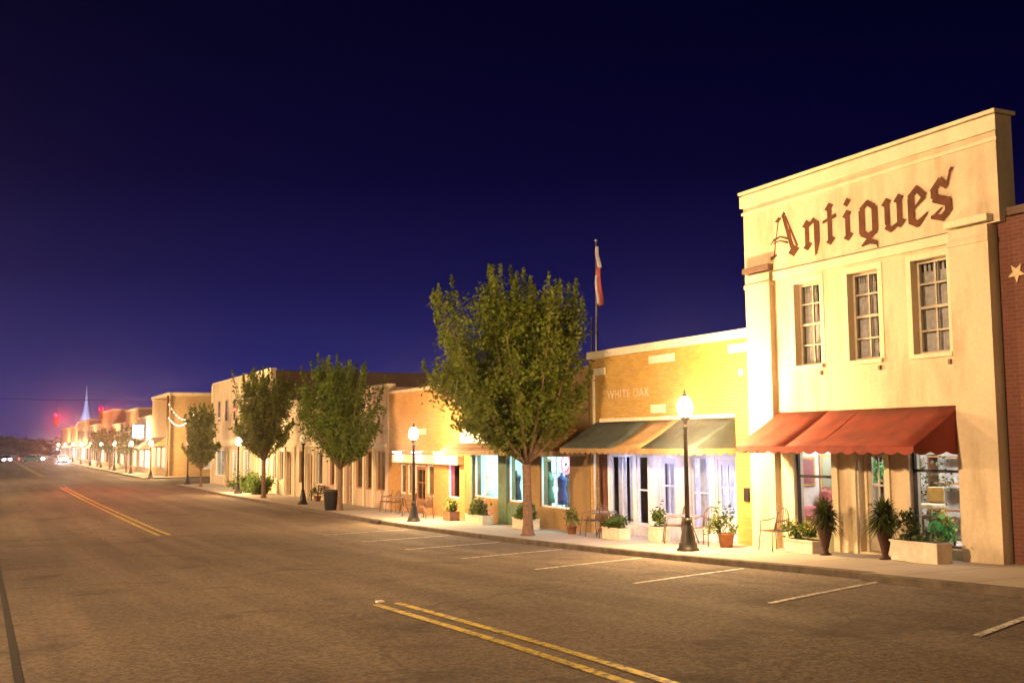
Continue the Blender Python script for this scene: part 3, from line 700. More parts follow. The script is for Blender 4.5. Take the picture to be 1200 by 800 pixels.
# ------------------------------------------------------------------ 3  yellow brick building with green awning
b2 = wthing('yellow_brick_building', 'one-storey yellow brick building with green and tan awning and white coping', 'building', (XF, 25, 0))
zs2 = wzs(25)
holes = [(21.85, 28.95, -.6, 2.55)]
wall_mesh(MB(), 21.0, 29.1, -.6, 5.12, XF + .02, .30, holes).build('wall', M['yellow_brick'], b2)
MB().box(XF - .06, XF + .38, 21.02, 29.12, 5.122, 5.35, .015).build('coping', M['white_trim'], b2)
shell(b2, 21.0, 29.1, -.6, 5.1, 16, 'yellow_brick', x0=XF + .02)
MB().box(XF - .05, XF + .018, 21.8, 28.4, 3.14, 3.24).build('awning_rail', M['white_trim'], b2)
for (a, b, z) in ((24.4, 25.65, 4.86), (21.05, 22.0, 4.88), (28.1, 28.75, 4.70)):
    MB().box(XF - .02, XF + .018, a, b, z - .11, z + .11).build('stone_block', M['white_trim'], b2)
MB().box(XF - .02, XF + .018, 24.9, 25.6, 3.34, 3.58).build('vent_panel', M['white_trim'], b2)
MB().tube([(XF - .05, 28.72, 4.6), (XF - .05, 28.72, -.25)], .045, 8).build('drainpipe', M['white_trim'], b2)
MB().box(XF - .02, XF + .018, 21.32, 21.52, 1.05, 1.38).build('notice_plate', M['dark_metal'], b2)
MB().box(XF - .02, XF + .018, 21.44, 21.58, 4.18, 4.34).build('security_light', M['white'], b2)
fd = bpy.data.curves.new('txt', 'FONT'); fd.body = 'WHITE OAK'; fd.size = .36; fd.extrude = .008; fd.space_character = 1.12
fo = bpy.data.objects.new('txt', fd); COL.objects.link(fo); bpy.context.view_layer.update()
me = bpy.data.meshes.new_from_object(fo.evaluated_get(bpy.context.evaluated_depsgraph_get())); bpy.data.objects.remove(fo)
wid = max(v.co.x for v in me.vertices)
for v in me.vertices:
    x_, y_, z_ = v.co; v.co = (XF + .008 - z_ * .9 - XF, (28.0 - x_ / wid * 2.3) - 25, 3.84 + y_)
link_mesh('lettering', me, M['faded_white'], b2)
# recessed white shop front
XS = XF + .22
MB().box(XS, XS + .12, 21.85, 28.95, 2.16, 2.56).box(XS, XS + .12, 28.28, 28.40, -.5, 2.158).box(XS, XS + .12, 26.80, 26.95, -.5, 2.158).box(XS - .06, XS + .14, 25.62, 26.10, -.5, 2.158).box(XS - .04, XS + .12, 24.08, 24.72, -.5, 2.158).box(XS, XS + .12, 23.0, 23.22, -.5, 2.158).box(XS - .02, XS + .12, 21.85, 22.05, -.5, 2.158).build('shopfront_post', M['white'], b2)
for q in ((26.952, 28.278, -.5, .10), (26.102, 26.798, -.5, .10), (23.222, 24.078, -.5, .15)): MB().box(XS + .02, XS + .10, *q).build('stall_riser', M['white'], b2)
door(b2, 28.40, 28.95, wzs(28.7) + .02, 2.15, 'wood_dark', depth=0, xf=XS + .06, frame='wood_dark')
window(b2, 26.96, 28.27, .11, 2.15, xf=XS, depth=.03, frame='white', cols=2)
window(b2, 26.11, 26.79, .11, 2.15, xf=XS, depth=.03, frame='white', rows=2)
door(b2, 24.73, 25.61, wzs(25.2) + .02, 2.15, 'door_white', depth=0, xf=XS + .05, glazed=1, frame='white')
window(b2, 23.23, 24.07, .16, 2.15, xf=XS, depth=.03, frame='white', rows=2)
door(b2, 22.06, 22.99, wzs(22.5) + .02, 2.15, 'door_white', depth=0, xf=XS + .05, glazed=1, frame='white')
room(b2, 21.9, 28.9, -.25, 2.60, 2.4, 'room_white', [(22.3, 23.6), (24.6, 25.8), (26.6, 28.0)], 'cool_white', x0=XS + .0, th=.14)
for (a, b) in ((27.0, 27.55), (27.75, 28.2), (23.7, 24.0)):
    mb = MB(); g = []
    for k in range(25):
        y = a + (b - a) * k / 24; xx = XS + .26 + .03 * math.sin(k * 1.7); g.append((mb.bm.verts.new((xx, y, .1)), mb.bm.verts.new((xx, y, 2.15))))
    for (p, q), (r_, s_) in zip(g, g[1:]): mb.bm.faces.new((p, r_, s_, q)).smooth = True
    mb.build('curtain', M['sheer'], b2, fix=False)
awning(b2, 21.80, 28.70, 3.12, 2.36, 1.28, [(21.80, 24.2, 'green_fabric'), (24.2, 25.75, 'tan_fabric'), (25.75, 28.70, 'green_fabric')], .17, 'tan_fabric', 'green_fabric', .30)
for y in (22.9, 25.2, 27.4):
    MB().box(XF - .55, XF - .40, y - .45, y + .45, 2.26, 2.30, .01).build('porch_light', M['porch'], b2); lamp_light('AREA', 'porch_lamp', b2, (XF - .475, y, 2.255), 13 * 3.14 * .135, (.74, .70, 1), .15, .9)
    MB().box(XF - .58, XF - .37, y - .48, y + .48, 2.302, 2.34).box(XF - .38, XF + .02, y - .02, y + .02, 2.342, 2.37).build('light_housing', M['white'], b2)

# ------------------------------------------------------------------ 4  shop with the blue-lit windows and shingled canopy
b3 = wthing('brown_shop_building', 'low brown shop with blue-lit windows under a shingled canopy behind the large tree', 'building', (XF, 33.6, 0))
WN = [(30.42, 32.5, .36, 2.10), (33.62, 34.98, .42, 2.10), (35.72, 38.0, .46, 2.10)]
wall_mesh(MB(), 29.12, 38.78, -.8, 4.80, XF + .01, .3, WN).build('wall', M['brown_wall'], b3)
MB().box(XF - .05, XF + .35, 29.14, 38.76, 4.802, 4.94, .012).build('coping', M['tan_fabric'], b3)
shell(b3, 29.12, 38.78, -.8, 4.78, 16, 'brown_wall', x0=XF + .01)
for i, h in enumerate(WN):
    window(b3, *h, frame='white', fw_=.05, depth=.06, cols=(2, 1, 1)[i])
room(b3, 29.6, 38.5, .0, 2.5, 2.2, 'room_blue', [(30.2, 32.6), (33.4, 35.2), (35.6, 38.0)], 'cyan', x0=XF + .01)
MB().box(XF - .04, XF + .008, 32.9, 35.6, -.6, .36).build('green_panel', M['door_green'], b3)
for a, c in ((35.0, 35.7), (38.02, 38.3)): MB().box(XF - .06, XF + .006, a, c, -.6, 2.12).build('green_post', M['door_green'], b3)
mb = MB()      # mansard canopy, hipped at its ends
a0, a1, zt, zf, pj = 29.3, 38.25, 3.35, 2.26, 1.3
p = [(XF, a0 + .9, zt), (XF, a1 - .9, zt), (XF - pj, a1, zf), (XF - pj, a0, zf), (XF, a1, zf), (XF, a0, zf)]
v = [mb.bm.verts.new(q) for q in p]
for f in ((0, 1, 2, 3), (1, 4, 2), (0, 3, 5), (3, 2, 4, 5)): mb.bm.faces.new([v[i] for i in f])
cn = mb.build('canopy', M['shingle'], b3)
MB().box(XF - pj - .02, XF - pj + .02, a0, a1, zf - .16, zf - .003).box(XF - pj + .021, XF, a0, a0 + .03, zf - .16, zf - .004).box(XF - pj + .021, XF, a1 - .03, a1, zf - .16, zf - .004).build('fascia', M['tan_fabric'], cn)
sg = wthing('white_sign', 'blank-looking white sign board on the shingled canopy left of the large tree', 'sign', (XF - .8, 35.6, 2.6))
MB().box(XF - .98, XF - .93, 33.9, 37.0, 2.50, 2.98).build('board', M['white'], sg)
MB().box(XF - .99, XF - .92, 33.85, 33.9, 2.46, 3.02).box(XF - .99, XF - .92, 37.0, 37.05, 2.46, 3.02).box(XF - .99, XF - .92, 33.9, 37.0, 2.981, 3.02).box(XF - .99, XF - .92, 33.9, 37.0, 2.46, 2.499).build('frame', M['frame_grey'], sg)
t = wthing('round_sign', 'round pink and white heart sign glowing in the blue-lit window right of the tree trunk', 'sign', (XF + .25, 31.25, 1.5))
mb = MB(); mb.tube([(XF + .30 + .0, 31.2 + .30 * math.cos(a * math.pi / 12), 1.80 + .30 * math.sin(a * math.pi / 12)) for a in range(25)], .045, 6); mb.build('ring', M['neon_pink'], t)
H = [(31.2 + .17 * (16 * math.sin(a) ** 3) / 16, 1.80 + .17 * (13 * math.cos(a) - 5 * math.cos(2 * a) - 2 * math.cos(3 * a) - math.cos(4 * a)) / 16) for a in [i * 2 * math.pi / 28 for i in range(28)]]
mb = MB(); mb.tube([(XF + .30, y, z) for y, z in H + H[:1]], .03, 6); mb.build('heart', M['neon_white'], t)
def mannequin(x, y, z, col, label):
    t = thing('dress_form', label, 'dress form', (x, y, z))
    MB().lathe([(.14, 0), (.15, .01), (.02, .05), (.018, .7)], 12).build('stand', M['dark_metal'], t)
    MB().lathe([(.20, .45), (.17, .75), (.12, .95), (.17, 1.2), (.18, 1.3), (.10, 1.38), (.05, 1.42), (.045, 1.5), (.0, 1.51)], 14).build('body', M[col], t)
mannequin(XF + .45, 31.75, .002, 'flag_blue', 'dark blue dress form right in the window with the heart sign')
mannequin(XF + .5, 32.75, .002, 'door_green', 'green dress form left in the window with the heart sign')
mannequin(XF + .45, 35.2, .002, 'frame_dark', 'dark dress form in the narrow blue-lit window left of the tree trunk')
mannequin(XF + .5, 37.7, .002, 'white', 'white dress form in the widest blue-lit window')
shelf(XF + 1.6, 33.6, 35.2, .002, 1.9, 'shelves against the back of the window with the heart sign', 5)

# ------------------------------------------------------------------ 5  orange shop with lit fascia and magenta window
b4 = wthing('orange_brick_building', 'low orange brick shop with white lit fascia and a magenta-lit window', 'building', (XF, 43.3, 0))
OW = [(39.4, 40.6, .3, 1.72), (42.15, 42.95, .25, 1.60), (43.1, 44.6, -.55, 1.60), (44.8, 45.3, .25, 1.60), (45.5, 46.2, .25, 1.60)]
wall_mesh(MB(), 38.80, 47.75, -.9, 4.80, XF, .3, OW).build('wall', M['orange_brick'], b4)
MB().box(XF - .06, XF + .35, 38.82, 47.73, 4.802, 4.95, .012).build('coping', M['pinkcream'], b4)
shell(b4, 38.80, 47.75, -.9, 4.78, 16, 'orange_brick')
for i in (0, 1, 3, 4): window(b4, *OW[i], frame='white', depth=.05)
door(b4, 43.1, 44.6, wzs(44) + .02, 1.60, 'wood_orange', depth=.15, glazed=1, frame='white')
room(b4, 39.0, 47.5, -.4, 2.3, 2.2, 'room_dark', [], 'warmroom')
MB().box(XF + .5, XF + .54, 40.0, 40.5, .5, 1.6).build('neon_panel', M['magenta'], b4); MB().box(XF + .46, XF + .5, 39.5, 39.9, 1.2, 1.6).build('neon_sign', M['yellow_e'], b4)
MB().box(XF - .30, XF - .004, 38.95, 46.5, 1.66, 2.02, .01).build('fascia', M['ivory'], b4)
for y in (40.6, 43.2, 45.6):
    MB().box(XF - .42, XF - .36, y - .5, y + .5, 2.10, 2.15).build('fascia_light', M['porch'], b4); lamp_light('AREA', 'fascia_lamp', b4, (XF - .39, y, 2.095), 3, (.9, .85, 1), .06, 1.0)
    MB().box(XF - .45, XF - .33, y - .52, y + .52, 2.152, 2.18).box(XF - .34, XF - .003, y - .02, y + .02, 2.182, 2.20).build('light_housing', M['white'], b4)
MB().box(XF - .03, XF - .002, 43.0, 44.9, 2.9, 3.15).build('name_board', M['faded_white'], b4)

# ------------------------------------------------------------------ 6, 7  cream and pinkish shops farther on
def shop_row(name, label, s0, s1, zt, mat, bays, capm='cream_trim', zb_=-1.0, lit=None, roomm='room', band=None, side=None, depth=16, pil=True):
    b = wthing(name, label, 'building', (XF, (s0 + s1) / 2, 0))
    g = wzs((s0 + s1) / 2)
    holes = [(a, c, g + (zz[0]), g + zz[1]) for a, c, zz, k in bays]
    wall_mesh(MB(), s0, s1, zb_, zt, XF, .3, holes).build('wall', M[mat], b)
    MB().box(XF - .08, XF + .36, s0 + .01, s1 - .01, zt + .002, zt + .14, .012).build('coping', M[capm], b)
    shell(b, s0, s1, zb_, zt - .02, depth, side or mat)
    for a, c, zz, k in bays:
        if k == 'd': door(b, a, c, g + zz[0] + .02, g + zz[1], 'wood_orange', depth=.2, glazed=1)
        elif k == 'D': door(b, a, c, g + zz[0] + .02, g + zz[1], 'wood_dark', depth=.2)
        else: window(b, a, c, g + zz[0], g + zz[1], frame='frame_grey' if k == 'g' else 'wood_orange' if k == 'o' else 'white', cols=2 if c - a > 1.3 else 1, depth=.1)
    room(b, s0 + .3, s1 - .3, g, min(zt - .4, g + 3.3), 2.6, roomm, lit or [], 'warmroom')
    if pil:
        for i in range(len(bays) - 1):
            y = (bays[i][1] + bays[i + 1][0]) / 2
            if bays[i + 1][0] - bays[i][1] > .25: MB().box(XF - .09, XF - .002, y - .11, y + .11, zb_, g + 3.0).build('pilaster', M[capm], b)
    if band: MB().box(XF - .14, XF - .003, s0 + .2, s1 - .2, g + band[0], g + band[1], .02).build('sign_band', M[band[2]], b)
    return b
H_ = (.85, 2.75)
shop_row('pink_stucco_building', 'low pinkish stucco shop with tall narrow windows behind the black bin tree', 47.8, 57.8, 5.20, 'pinkcream',
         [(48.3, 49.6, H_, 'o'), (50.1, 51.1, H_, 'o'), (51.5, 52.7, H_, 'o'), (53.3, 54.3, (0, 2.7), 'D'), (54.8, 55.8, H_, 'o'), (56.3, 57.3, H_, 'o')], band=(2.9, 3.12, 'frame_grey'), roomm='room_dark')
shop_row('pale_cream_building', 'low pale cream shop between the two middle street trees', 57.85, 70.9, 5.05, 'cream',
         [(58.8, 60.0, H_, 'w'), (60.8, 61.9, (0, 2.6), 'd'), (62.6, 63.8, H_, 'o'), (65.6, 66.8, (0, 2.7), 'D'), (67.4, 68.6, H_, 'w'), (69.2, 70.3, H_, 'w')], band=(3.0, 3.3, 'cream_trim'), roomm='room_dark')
b7 = shop_row('tall_cream_building', 'tall cream two-storey building on the corner of the side street', 71.0, 91.5, 7.45, 'cream',
         [(72.0, 74.6, (.7, 2.8), 'w'), (75.3, 76.5, (0, 2.6), 'd'), (77.2, 79.8, (.7, 2.8), 'w'), (81.0, 83.6, (.7, 2.8), 'w'), (84.2, 85.4, (0, 2.6), 'd'), (86.4, 90.2, (.7, 2.8), 'w')],
         lit=[(72, 75), (77, 80), (81, 84), (86, 90)], band=(3.1, 3.6, 'cream_trim'), depth=24, side='dark_brick', roomm='room')
MB().box(XF - .14, XF - .002, 71.2, 71.7, -1, 7.4).box(XF - .14, XF - .002, 90.9, 91.45, -1, 7.4).box(XF - .14, XF - .002, 80.1, 80.6, -1, 7.4).build('pilaster', M['cream_trim'], b7)
for y in (73.5, 76.5, 79.0, 82.5, 85.5, 88.5):
    window(b7, y - .5, y + .5, 4.3, 6.0, xf=XF - .20, depth=.12, frame='frame_grey', rows=2)
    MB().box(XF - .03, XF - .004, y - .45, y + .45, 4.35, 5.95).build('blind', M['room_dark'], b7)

# ------------------------------------------------------------------ 8  orange corner building beyond the side street
b8 = wthing('tan_corner_building', 'long tan brick building across the side street seen end on with a lit white shopfront', 'building', (XF, 116, 0))
zt = 7.55
MB().box(XF, 60, 115.0, 128.0, -1.2, zt).build('wall', M['corner_brick'], b8)
MB().box(XF - .15, 60.1, 114.85, 128.1, zt + .002, zt + .35, .02).build('coping', M['cream_trim'], b8)
for i in range(5):
    x = 20.5 + i * 2.2; w_ = MB().box(x, x + 1.5, 114.94, 114.998, -.1, 2.5).build('window', M['white'], b8)
    for k in range(2): MB().box(x + .1 + k * .7, x + .68 + k * .7, 114.90, 114.938, .1, 2.3).build('pane', emit('lit_pane_%d_%d' % (i, k), (1, .78, .55), .42 if (i + k) % 3 else .16), w_)
MB().box(20.2, 31.6, 114.5, 114.99, 2.7, 3.1, .02).build('fascia', M['white'], b8)
for i in range(3):
    y = 117 + i * 3.6; w_ = MB().box(XF - .06, XF - .002, y, y + 2.4, -.1, 2.4).build('window', M['frame_grey'], b8); MB().box(XF - .09, XF - .062, y + .12, y + 2.28, .1, 2.2).build('pane', emit('street_pane_%d' % i, (1, .70, .42), .35), w_)
awning(b8, 116.6, 127.2, 3.3, 2.5, 1.3, [(116.6, 127.2, 'tan_fabric')], .2, 'tan_fabric', 'tan_fabric', 1.0)

# ------------------------------------------------------------------ far row of shops
rnd = random.Random(11)
far = [(128.2, 140, 5.6, 'pinkcream', 'low pinkish shop just past the tan corner building'), (140.1, 154, 6.9, 'tan_brick', 'two-storey tan brick shop past the pinkish one'), (154.1, 170, 5.3, 'cream', 'low cream shop in the far part of the row'),
       (170.1, 188, 7.6, 'orange_brick', 'tall orange brick building in the far part of the row'), (188.1, 210, 5.8, 'pinkcream', 'long low pinkish building far down the street'), (210.1, 240, 7.0, 'tan_brick', 'tan brick building far down the street'), (240.1, 290, 6.2, 'ochre', 'last long ochre building at the far end of the row')]
for i, (a, c, zt, mt, lb) in enumerate(far):
    b = wthing('far_shop', lb, 'building', (XF, (a + c) / 2, 0), group='shops far down the street')
    MB().box(XF, XF + 14, a, c, -1.3, zt).build('wall', M[mt], b)
    MB().box(XF - .15, XF + 14, a + .02, c - .02, zt + .002, zt + .25).build('coping', M['cream_trim'], b)
    n = max(2, int((c - a) / 4))
    for k in range(n):
        y = a + .8 + (c - a - 1.2) * k / n; wd = (c - a) / n * .62
        w_ = MB().box(XF - .06, XF - .002, y, y + wd, -.3, 2.0).build('window', M['frame_grey'], b)
        MB().box(XF - .09, XF - .062, y + .12, y + wd - .12, -.15, 1.85).build('pane', emit('far_pane', rnd.choice([(1, .7, .4), (1, .85, .7), (1, .6, .35)]), rnd.choice((.03, .08, .15, .28, .5))), w_)
        if zt > 6.5: MB().box(XF - .05, XF - .002, y + wd * .2, y + wd * .8, 3.6, 5.2).build('upper_window', M['frame_dark'], b)
    if i % 2 == 0: awning(b, a + .6, c - .6, 3.0, 2.2, 1.2, [(a + .6, c - .6, ('tan_fabric', 'red_fabric', 'green_fabric')[i % 3])], .2, 'tan_fabric', 'tan_fabric', 1.2)
    else: MB().box(XF - .5, XF - .003, a + .5, c - .5, 2.2, 2.6, .03).build('canopy', M['white_trim'], b)
# lit sign box on a bracket
t = wthing('lit_sign_box', 'bright white lit sign box projecting over the pavement past the tan corner building', 'sign', (XF - 1.0, 133, 3.6))
MB().box(XF - 1.55, XF - .25, 132.9, 133.3, 3.3, 4.85, .03).build('casing', M['grey_metal'], t); MB().box(XF - 1.48, XF - .32, 132.86, 132.898, 3.37, 4.78).build('sign_face', M['lightbox'], t)
MB().box(XF - .25, XF, 133.05, 133.15, 4.6, 4.7).build('bracket', M['dark_metal'], t)
# church with pale spire
t = thing('church', 'distant church tower with a slender pale blue spire above the far shops', 'church', (25, 322, 0))
MB().box(-2.1, 2.1, -2, 2.2, -1.5, 7.8).build('tower', M['spire'], t)
MB().box(-2.5, 2.5, -2.4, 2.6, 7.802, 8.3, .05).build('tower_cornice', M['white'], t)
MB().lathe([(2.2, 8.3), (1.8, 8.6), (.75, 12.0), (.35, 15.0), (.06, 19.0)], 8, (0, .1, 0), smooth=False).build('spire', M['spire'], t)
MB().box(-.9, .9, -2.06, -2.002, 4.4, 6.6).build('louvre', M['frame_dark'], t)
mb = MB(); mb.box(-4, 10, 2.3, 23, -1.5, 5.5); mb.prism([(-4.5, 5.502), (10.5, 5.502), (3, 9)], 'y', 2.25, 23.2); mb.build('nave', M['dark_brick'], t)
t = thing('church_floodlight', 'floodlight on a short mast lighting the pale blue spire', 'floodlight', (21.5, 306, wzs(306)))
MB().lathe([(.15, 0), (.12, 5.0)], 8).build('mast', M['dark_metal'], t); MB().box(-.3, .3, -.10, .2, 5.0, 5.6, .04).build('housing', M['dark_metal'], t)
MB().box(-.26, .26, .201, .22, 5.05, 5.55).build('lens', emit('church_flood_lens', (.55, .68, 1), 60), t)
lamp_light('AREA', 'flood_light', t, (.0, .235, 5.3), 2500, (.55, .68, 1), .5, .5, (R(112), 0, 0))

# ------------------------------------------------------------------ street lamps (acorn globes)
def make_lamp():
    t = thing('street_lamp', 'x', 'street lamp', (14.9, 21.0, wzs(21.0)))
    MB().lathe([(.27, 0), (.27, .05), (.23, .07), (.21, .16), (.18, .20), (.17, .32), (.13, .48), (.12, .56), (.085, .62), (.10, .66), (.10, .70), (.065, .76)], 16).build('base', M['dark_metal'], t)
    MB().lathe([(.058, .74), (.055, 1.6), (.046, 2.85), (.07, 2.88), (.07, 2.93), (.045, 2.96), (.05, 3.02), (.12, 3.10), (.13, 3.14)], 14).build('post', M['dark_metal'], t)
    MB().lathe([(.09, 3.142), (.15, 3.20), (.19, 3.32), (.185, 3.44), (.13, 3.56), (.06, 3.62)], 14).build('globe', M['globe'], t)
    lamp_light('POINT', 'lamp_light', t, (0, 0, 3.36), LAMP, LAMP_COL, .24)
    MB().lathe([(.07, 3.622), (.06, 3.66), (.025, 3.70), (.03, 3.74), (.0, 3.80)], 10).build('finial', M['dark_metal'], t)
    return t
lamps = [(21.0, 'black street lamp with lit globe, nearest one, before the green awning'), (39.0, 'black street lamp with lit globe before the shingled canopy'), (55.1, 'black street lamp whose globe is hidden in the tree by the bin'),
         (71.1, 'black street lamp with lit globe beside the low shrubs'), (90.6, 'black street lamp at the side street corner beside the small tree'), (112.5, 'lit street lamp before the tan corner building'), (128.8, 'lit street lamp by the projecting sign box'),
         (146, 'lit street lamp far down the row, third past the side street'), (164, 'lit street lamp far down the row, fourth past the side street'), (182, 'lit street lamp far down the row, fifth past the side street'), (200, 'lit street lamp far down the row, sixth past the side street'),
         (220, 'lit street lamp far down the row, seventh past the side street'), (242, 'lit street lamp far down the row, eighth past the side street'), (265, 'farthest lit street lamp of the right-hand row')]
L0 = make_lamp(); L0['label'] = lamps[0][1]; L0['group'] = 'street lamps along the right kerb'
for s, lb in lamps[1:]:
    c = clone(L0, (14.9, s, wzs(s)), label=lb)
    if s in (55.1, 90.6):                                   # these two are not burning
        for ch in list(COL.objects):
            if ch.parent == c and ch.name.startswith('globe'): ch.data = ch.data.copy(); ch.data.materials[0] = M['globe_off']
            if ch.parent == c and ch.type == 'LIGHT': bpy.data.objects.remove(ch)
# unseen floodlights added on the left side to light road and facades
def make_added_flood():
    t = thing('added_floodlight', 'added tall grey floodlight standing nearest the camera, left of the street outside the frame', 'added light', (-10, 17, wzs(12)), 0, 'added floodlights left of the street')
    MB().lathe([(.16, 0), (.16, .3), (.10, .34), (.06, 9.0)], 12).build('pole', M['grey_metal'], t)
    MB().box(-.06, .10, -.25, .25, 8.98, 9.06, .02).build('bracket', M['grey_metal'], t)
    MB().box(-.05, .10, -.42, .42, 9.10, 9.60, .03).build('lamp_head', M['grey_metal'], t)
    MB().box(.101, .115, -.36, .36, 9.18, 9.52).build('lens', emit('added_flood_lens', (1, .60, .28), 60), t)
    lamp_light('AREA', 'lamp_light', t, (.125, 0, 9.35), TALL, (1, .60, .29), .34, .72, (0, R(-90), 0))
    MB().box(.10, .30, -.44, .44, 9.10, 9.13).build('visor', M['dark_metal'], t)      # keeps the light off the roadway
    return t
T0 = make_added_flood()
for s, lb in ((-12, 'added tall grey floodlight behind the camera, left of the street outside the frame'), (47.2, 'second added tall grey floodlight left of the street outside the frame'), (76, 'third added tall grey floodlight left of the street outside the frame'), (108, 'farthest added tall grey floodlight left of the street outside the frame')):
    c = clone(T0, (-10, s, wzs(s)), label=lb)
    if s < 0:                                               # a weaker one
        for ch in COL.objects:
            if ch.parent == c and ch.type == 'LIGHT': ch.data = ch.data.copy(); ch.data.energy = TALL * .38

# ------------------------------------------------------------------ trees
tree(14.9, 29.3, 8.05, 2.75, 2.15, 'large vase-shaped street tree before the blue-lit windows', 64000, .092, 3, cx=-.66, notch=(-1.15, .34, 2.6), trunk_r=.14, nshoot=66)
tree(14.9, 48.6, 7.0, 2.15, 1.9, 'leafy street tree with the black bin at its foot', 32000, .10, 7, 'leaf_g', trunk_r=.12, nshoot=44)
tree(14.9, 63.9, 7.6, 1.95, 2.2, 'street tree just right of the lamp and the low shrubs', 24000, .11, 9, 'leaf', trunk_r=.12, nshoot=40)
tree(14.9, 84.6, 6.2, 1.45, 1.3, 'smallest street tree at the side street corner', 7000, .17, 12, 'leaf', trunk_r=.09, nshoot=34)
for i, (s, H) in enumerate(((136, 5.5), (155, 5.2), (173, 5.6))):
    tree(15.2, s, H, 1.5, 2.0, ('small far tree just past the tan corner building', 'small far tree in the middle of the far row', 'farthest small tree in the far row')[i], 1600, .28, 20 + i, 'leaf', trunk_r=.09, nshoot=26, group='trees far down the street')
# shrubs by the fourth lamp
rnd = random.Random(4)
for i, (x, s, r_, h) in enumerate(((15.9, 69.2, .75, 1.0), (16.0, 72.4, .95, 1.15), (16.1, 75.6, .7, .8))):
    t = thing('shrub', ('low green shrub right of the fourth lamp', 'low green shrub behind the fourth lamp', 'low green shrub left of the fourth lamp')[i], 'shrub', (x, s, wzs(s)), 0, 'low shrubs by the fourth lamp')
    MB().tube([(0, 0, -.02), (0, 0, h * .5)], [.05, .02], 6).build('stem', M['bark'], t)
    link_mesh('foliage', leaf_mesh(bush_pts(rnd, 1300, r_, r_, h, clumps=18), .13, i), M['shrub'], t)
# far-off trees closing the street
pts = []
for i in range(26000):
    x = rnd.uniform(-120, 160); hgt = 4.2 + 1.5 * math.sin(x * .07) + 1.2 * math.sin(x * .19 + 1)
    pts.append((x, 420 + rnd.uniform(0, 25), -1.2 + rnd.random() ** .6 * hgt + rnd.gauss(0, .6)))
o = link_mesh('distant_trees', leaf_mesh(pts, 1.6, 77), M['far_leaf']); tag(o, 'dark mass of trees closing the far end of the street', 'trees', kind='stuff')

# ------------------------------------------------------------------ pavement furniture
def make_chair(name='patio_chair'):
    t = thing(name, 'x', 'chair', (0, 0, 0))
    m_ = M['rust_metal']
    mb = MB(); mb.tube([(-.22, -.22, .45), (.22, -.22, .45), (.22, .22, .45), (-.22, .22, .45), (-.22, -.22, .45)], .016, 6)
    for i in range(7): mb.tube([(-.22, -.19 + i * .063, .452), (.22, -.19 + i * .063, .452)], .009, 5)
    mb.build('seat', m_, t)
    mb = MB(); arc = [(-.24 - .06 * math.sin(a * math.pi / 10), -.23 * math.cos(a * math.pi / 10), .45 + .50 * math.sin(a * math.pi / 10) ** .6) for a in range(11)]
    mb.tube(arc, .016, 6)
    for i in range(1, 10): mb.tube([(-.22, arc[i][1], .45), arc[i]], .008, 5)
    mb.tube([(-.25, -.2, .66), (-.27, 0, .68), (-.25, .2, .66)], .008, 5)
    mb.build('backrest', m_, t)
    for y in (-.24, .24): MB().tube([(-.24, y, .72), (-.05, y * 1.1, .68), (.18, y * 1.1, .66), (.2, y, .46)], .014, 6).build('armrest', m_, t)
    for x in (-.22, .22):
        for y in (-.22, .22): MB().tube([(x, y, .45), (x * 1.2, y * 1.1, 0)], .014, 6).build('leg', m_, t)
    return t
C0 = make_chair(); chairs = [
    (16.35, 19.65, 180, 'round-backed metal patio chair against the left pilaster of the cream building'),
    (16.3, 27.9, 170, 'metal patio chair by the brown door of the yellow brick building'), (16.1, 26.4, 10, 'metal patio chair facing the table left of the white post'),
    (16.3, 23.6, 150, 'metal patio chair left of the table right behind the nearest lamp'), (16.15, 22.0, 200, 'metal patio chair at the right end of the yellow brick shopfront'),
    (16.3, 45.2, 190, 'metal patio chair left of the door of the orange shop'), (16.3, 46.2, 160, 'metal patio chair at the left end of the orange shop'), (16.3, 41.4, 200, 'metal patio chair under the magenta window'), (16.0, 42.4, 150, 'metal patio chair left of the magenta window'), (15.9, 40.4, 120, 'metal patio chair right of the magenta window')]
for i, (x, s, a, lb) in enumerate(chairs):
    if i == 0: C0.location = (x, s, wzs(s)); C0.rotation_euler = (0, 0, R(a)); C0['label'] = lb; C0['group'] = 'metal patio chairs on the pavement'; c = C0
    else: clone(C0, (x, s, wzs(s)), R(a), lb)
def make_table():
    t = thing('patio_table', 'x', 'table', (0, 0, 0), 0, 'round patio tables on the pavement')
    mb = MB(); mb.lathe([(.36, .70), (.37, .71), (.37, .725), (.36, .73)], 20); mb.build('tabletop', M['grey_metal'], t)
    for k in range(3):
        a = k * 2.094; MB().tube([(.05 * math.cos(a), .05 * math.sin(a), .70), (.10 * math.cos(a), .10 * math.sin(a), .4), (.28 * math.cos(a), .28 * math.sin(a), 0)], .014, 6).build('leg', M['dark_metal'], t)
    return t
T = make_table(); tb = [(16.25, 22.8, 'round metal table between the two chairs behind the nearest lamp'), (16.3, 27.1, 'round metal table between the chairs by the brown door'), (16.3, 43.9, 'small round metal table before the door of the orange shop')]
for i, (x, s, lb) in enumerate(tb):
    if i == 0: T.location = (x, s, wzs(s)); T['label'] = lb
    else: clone(T, (x, s, wzs(s)), label=lb)
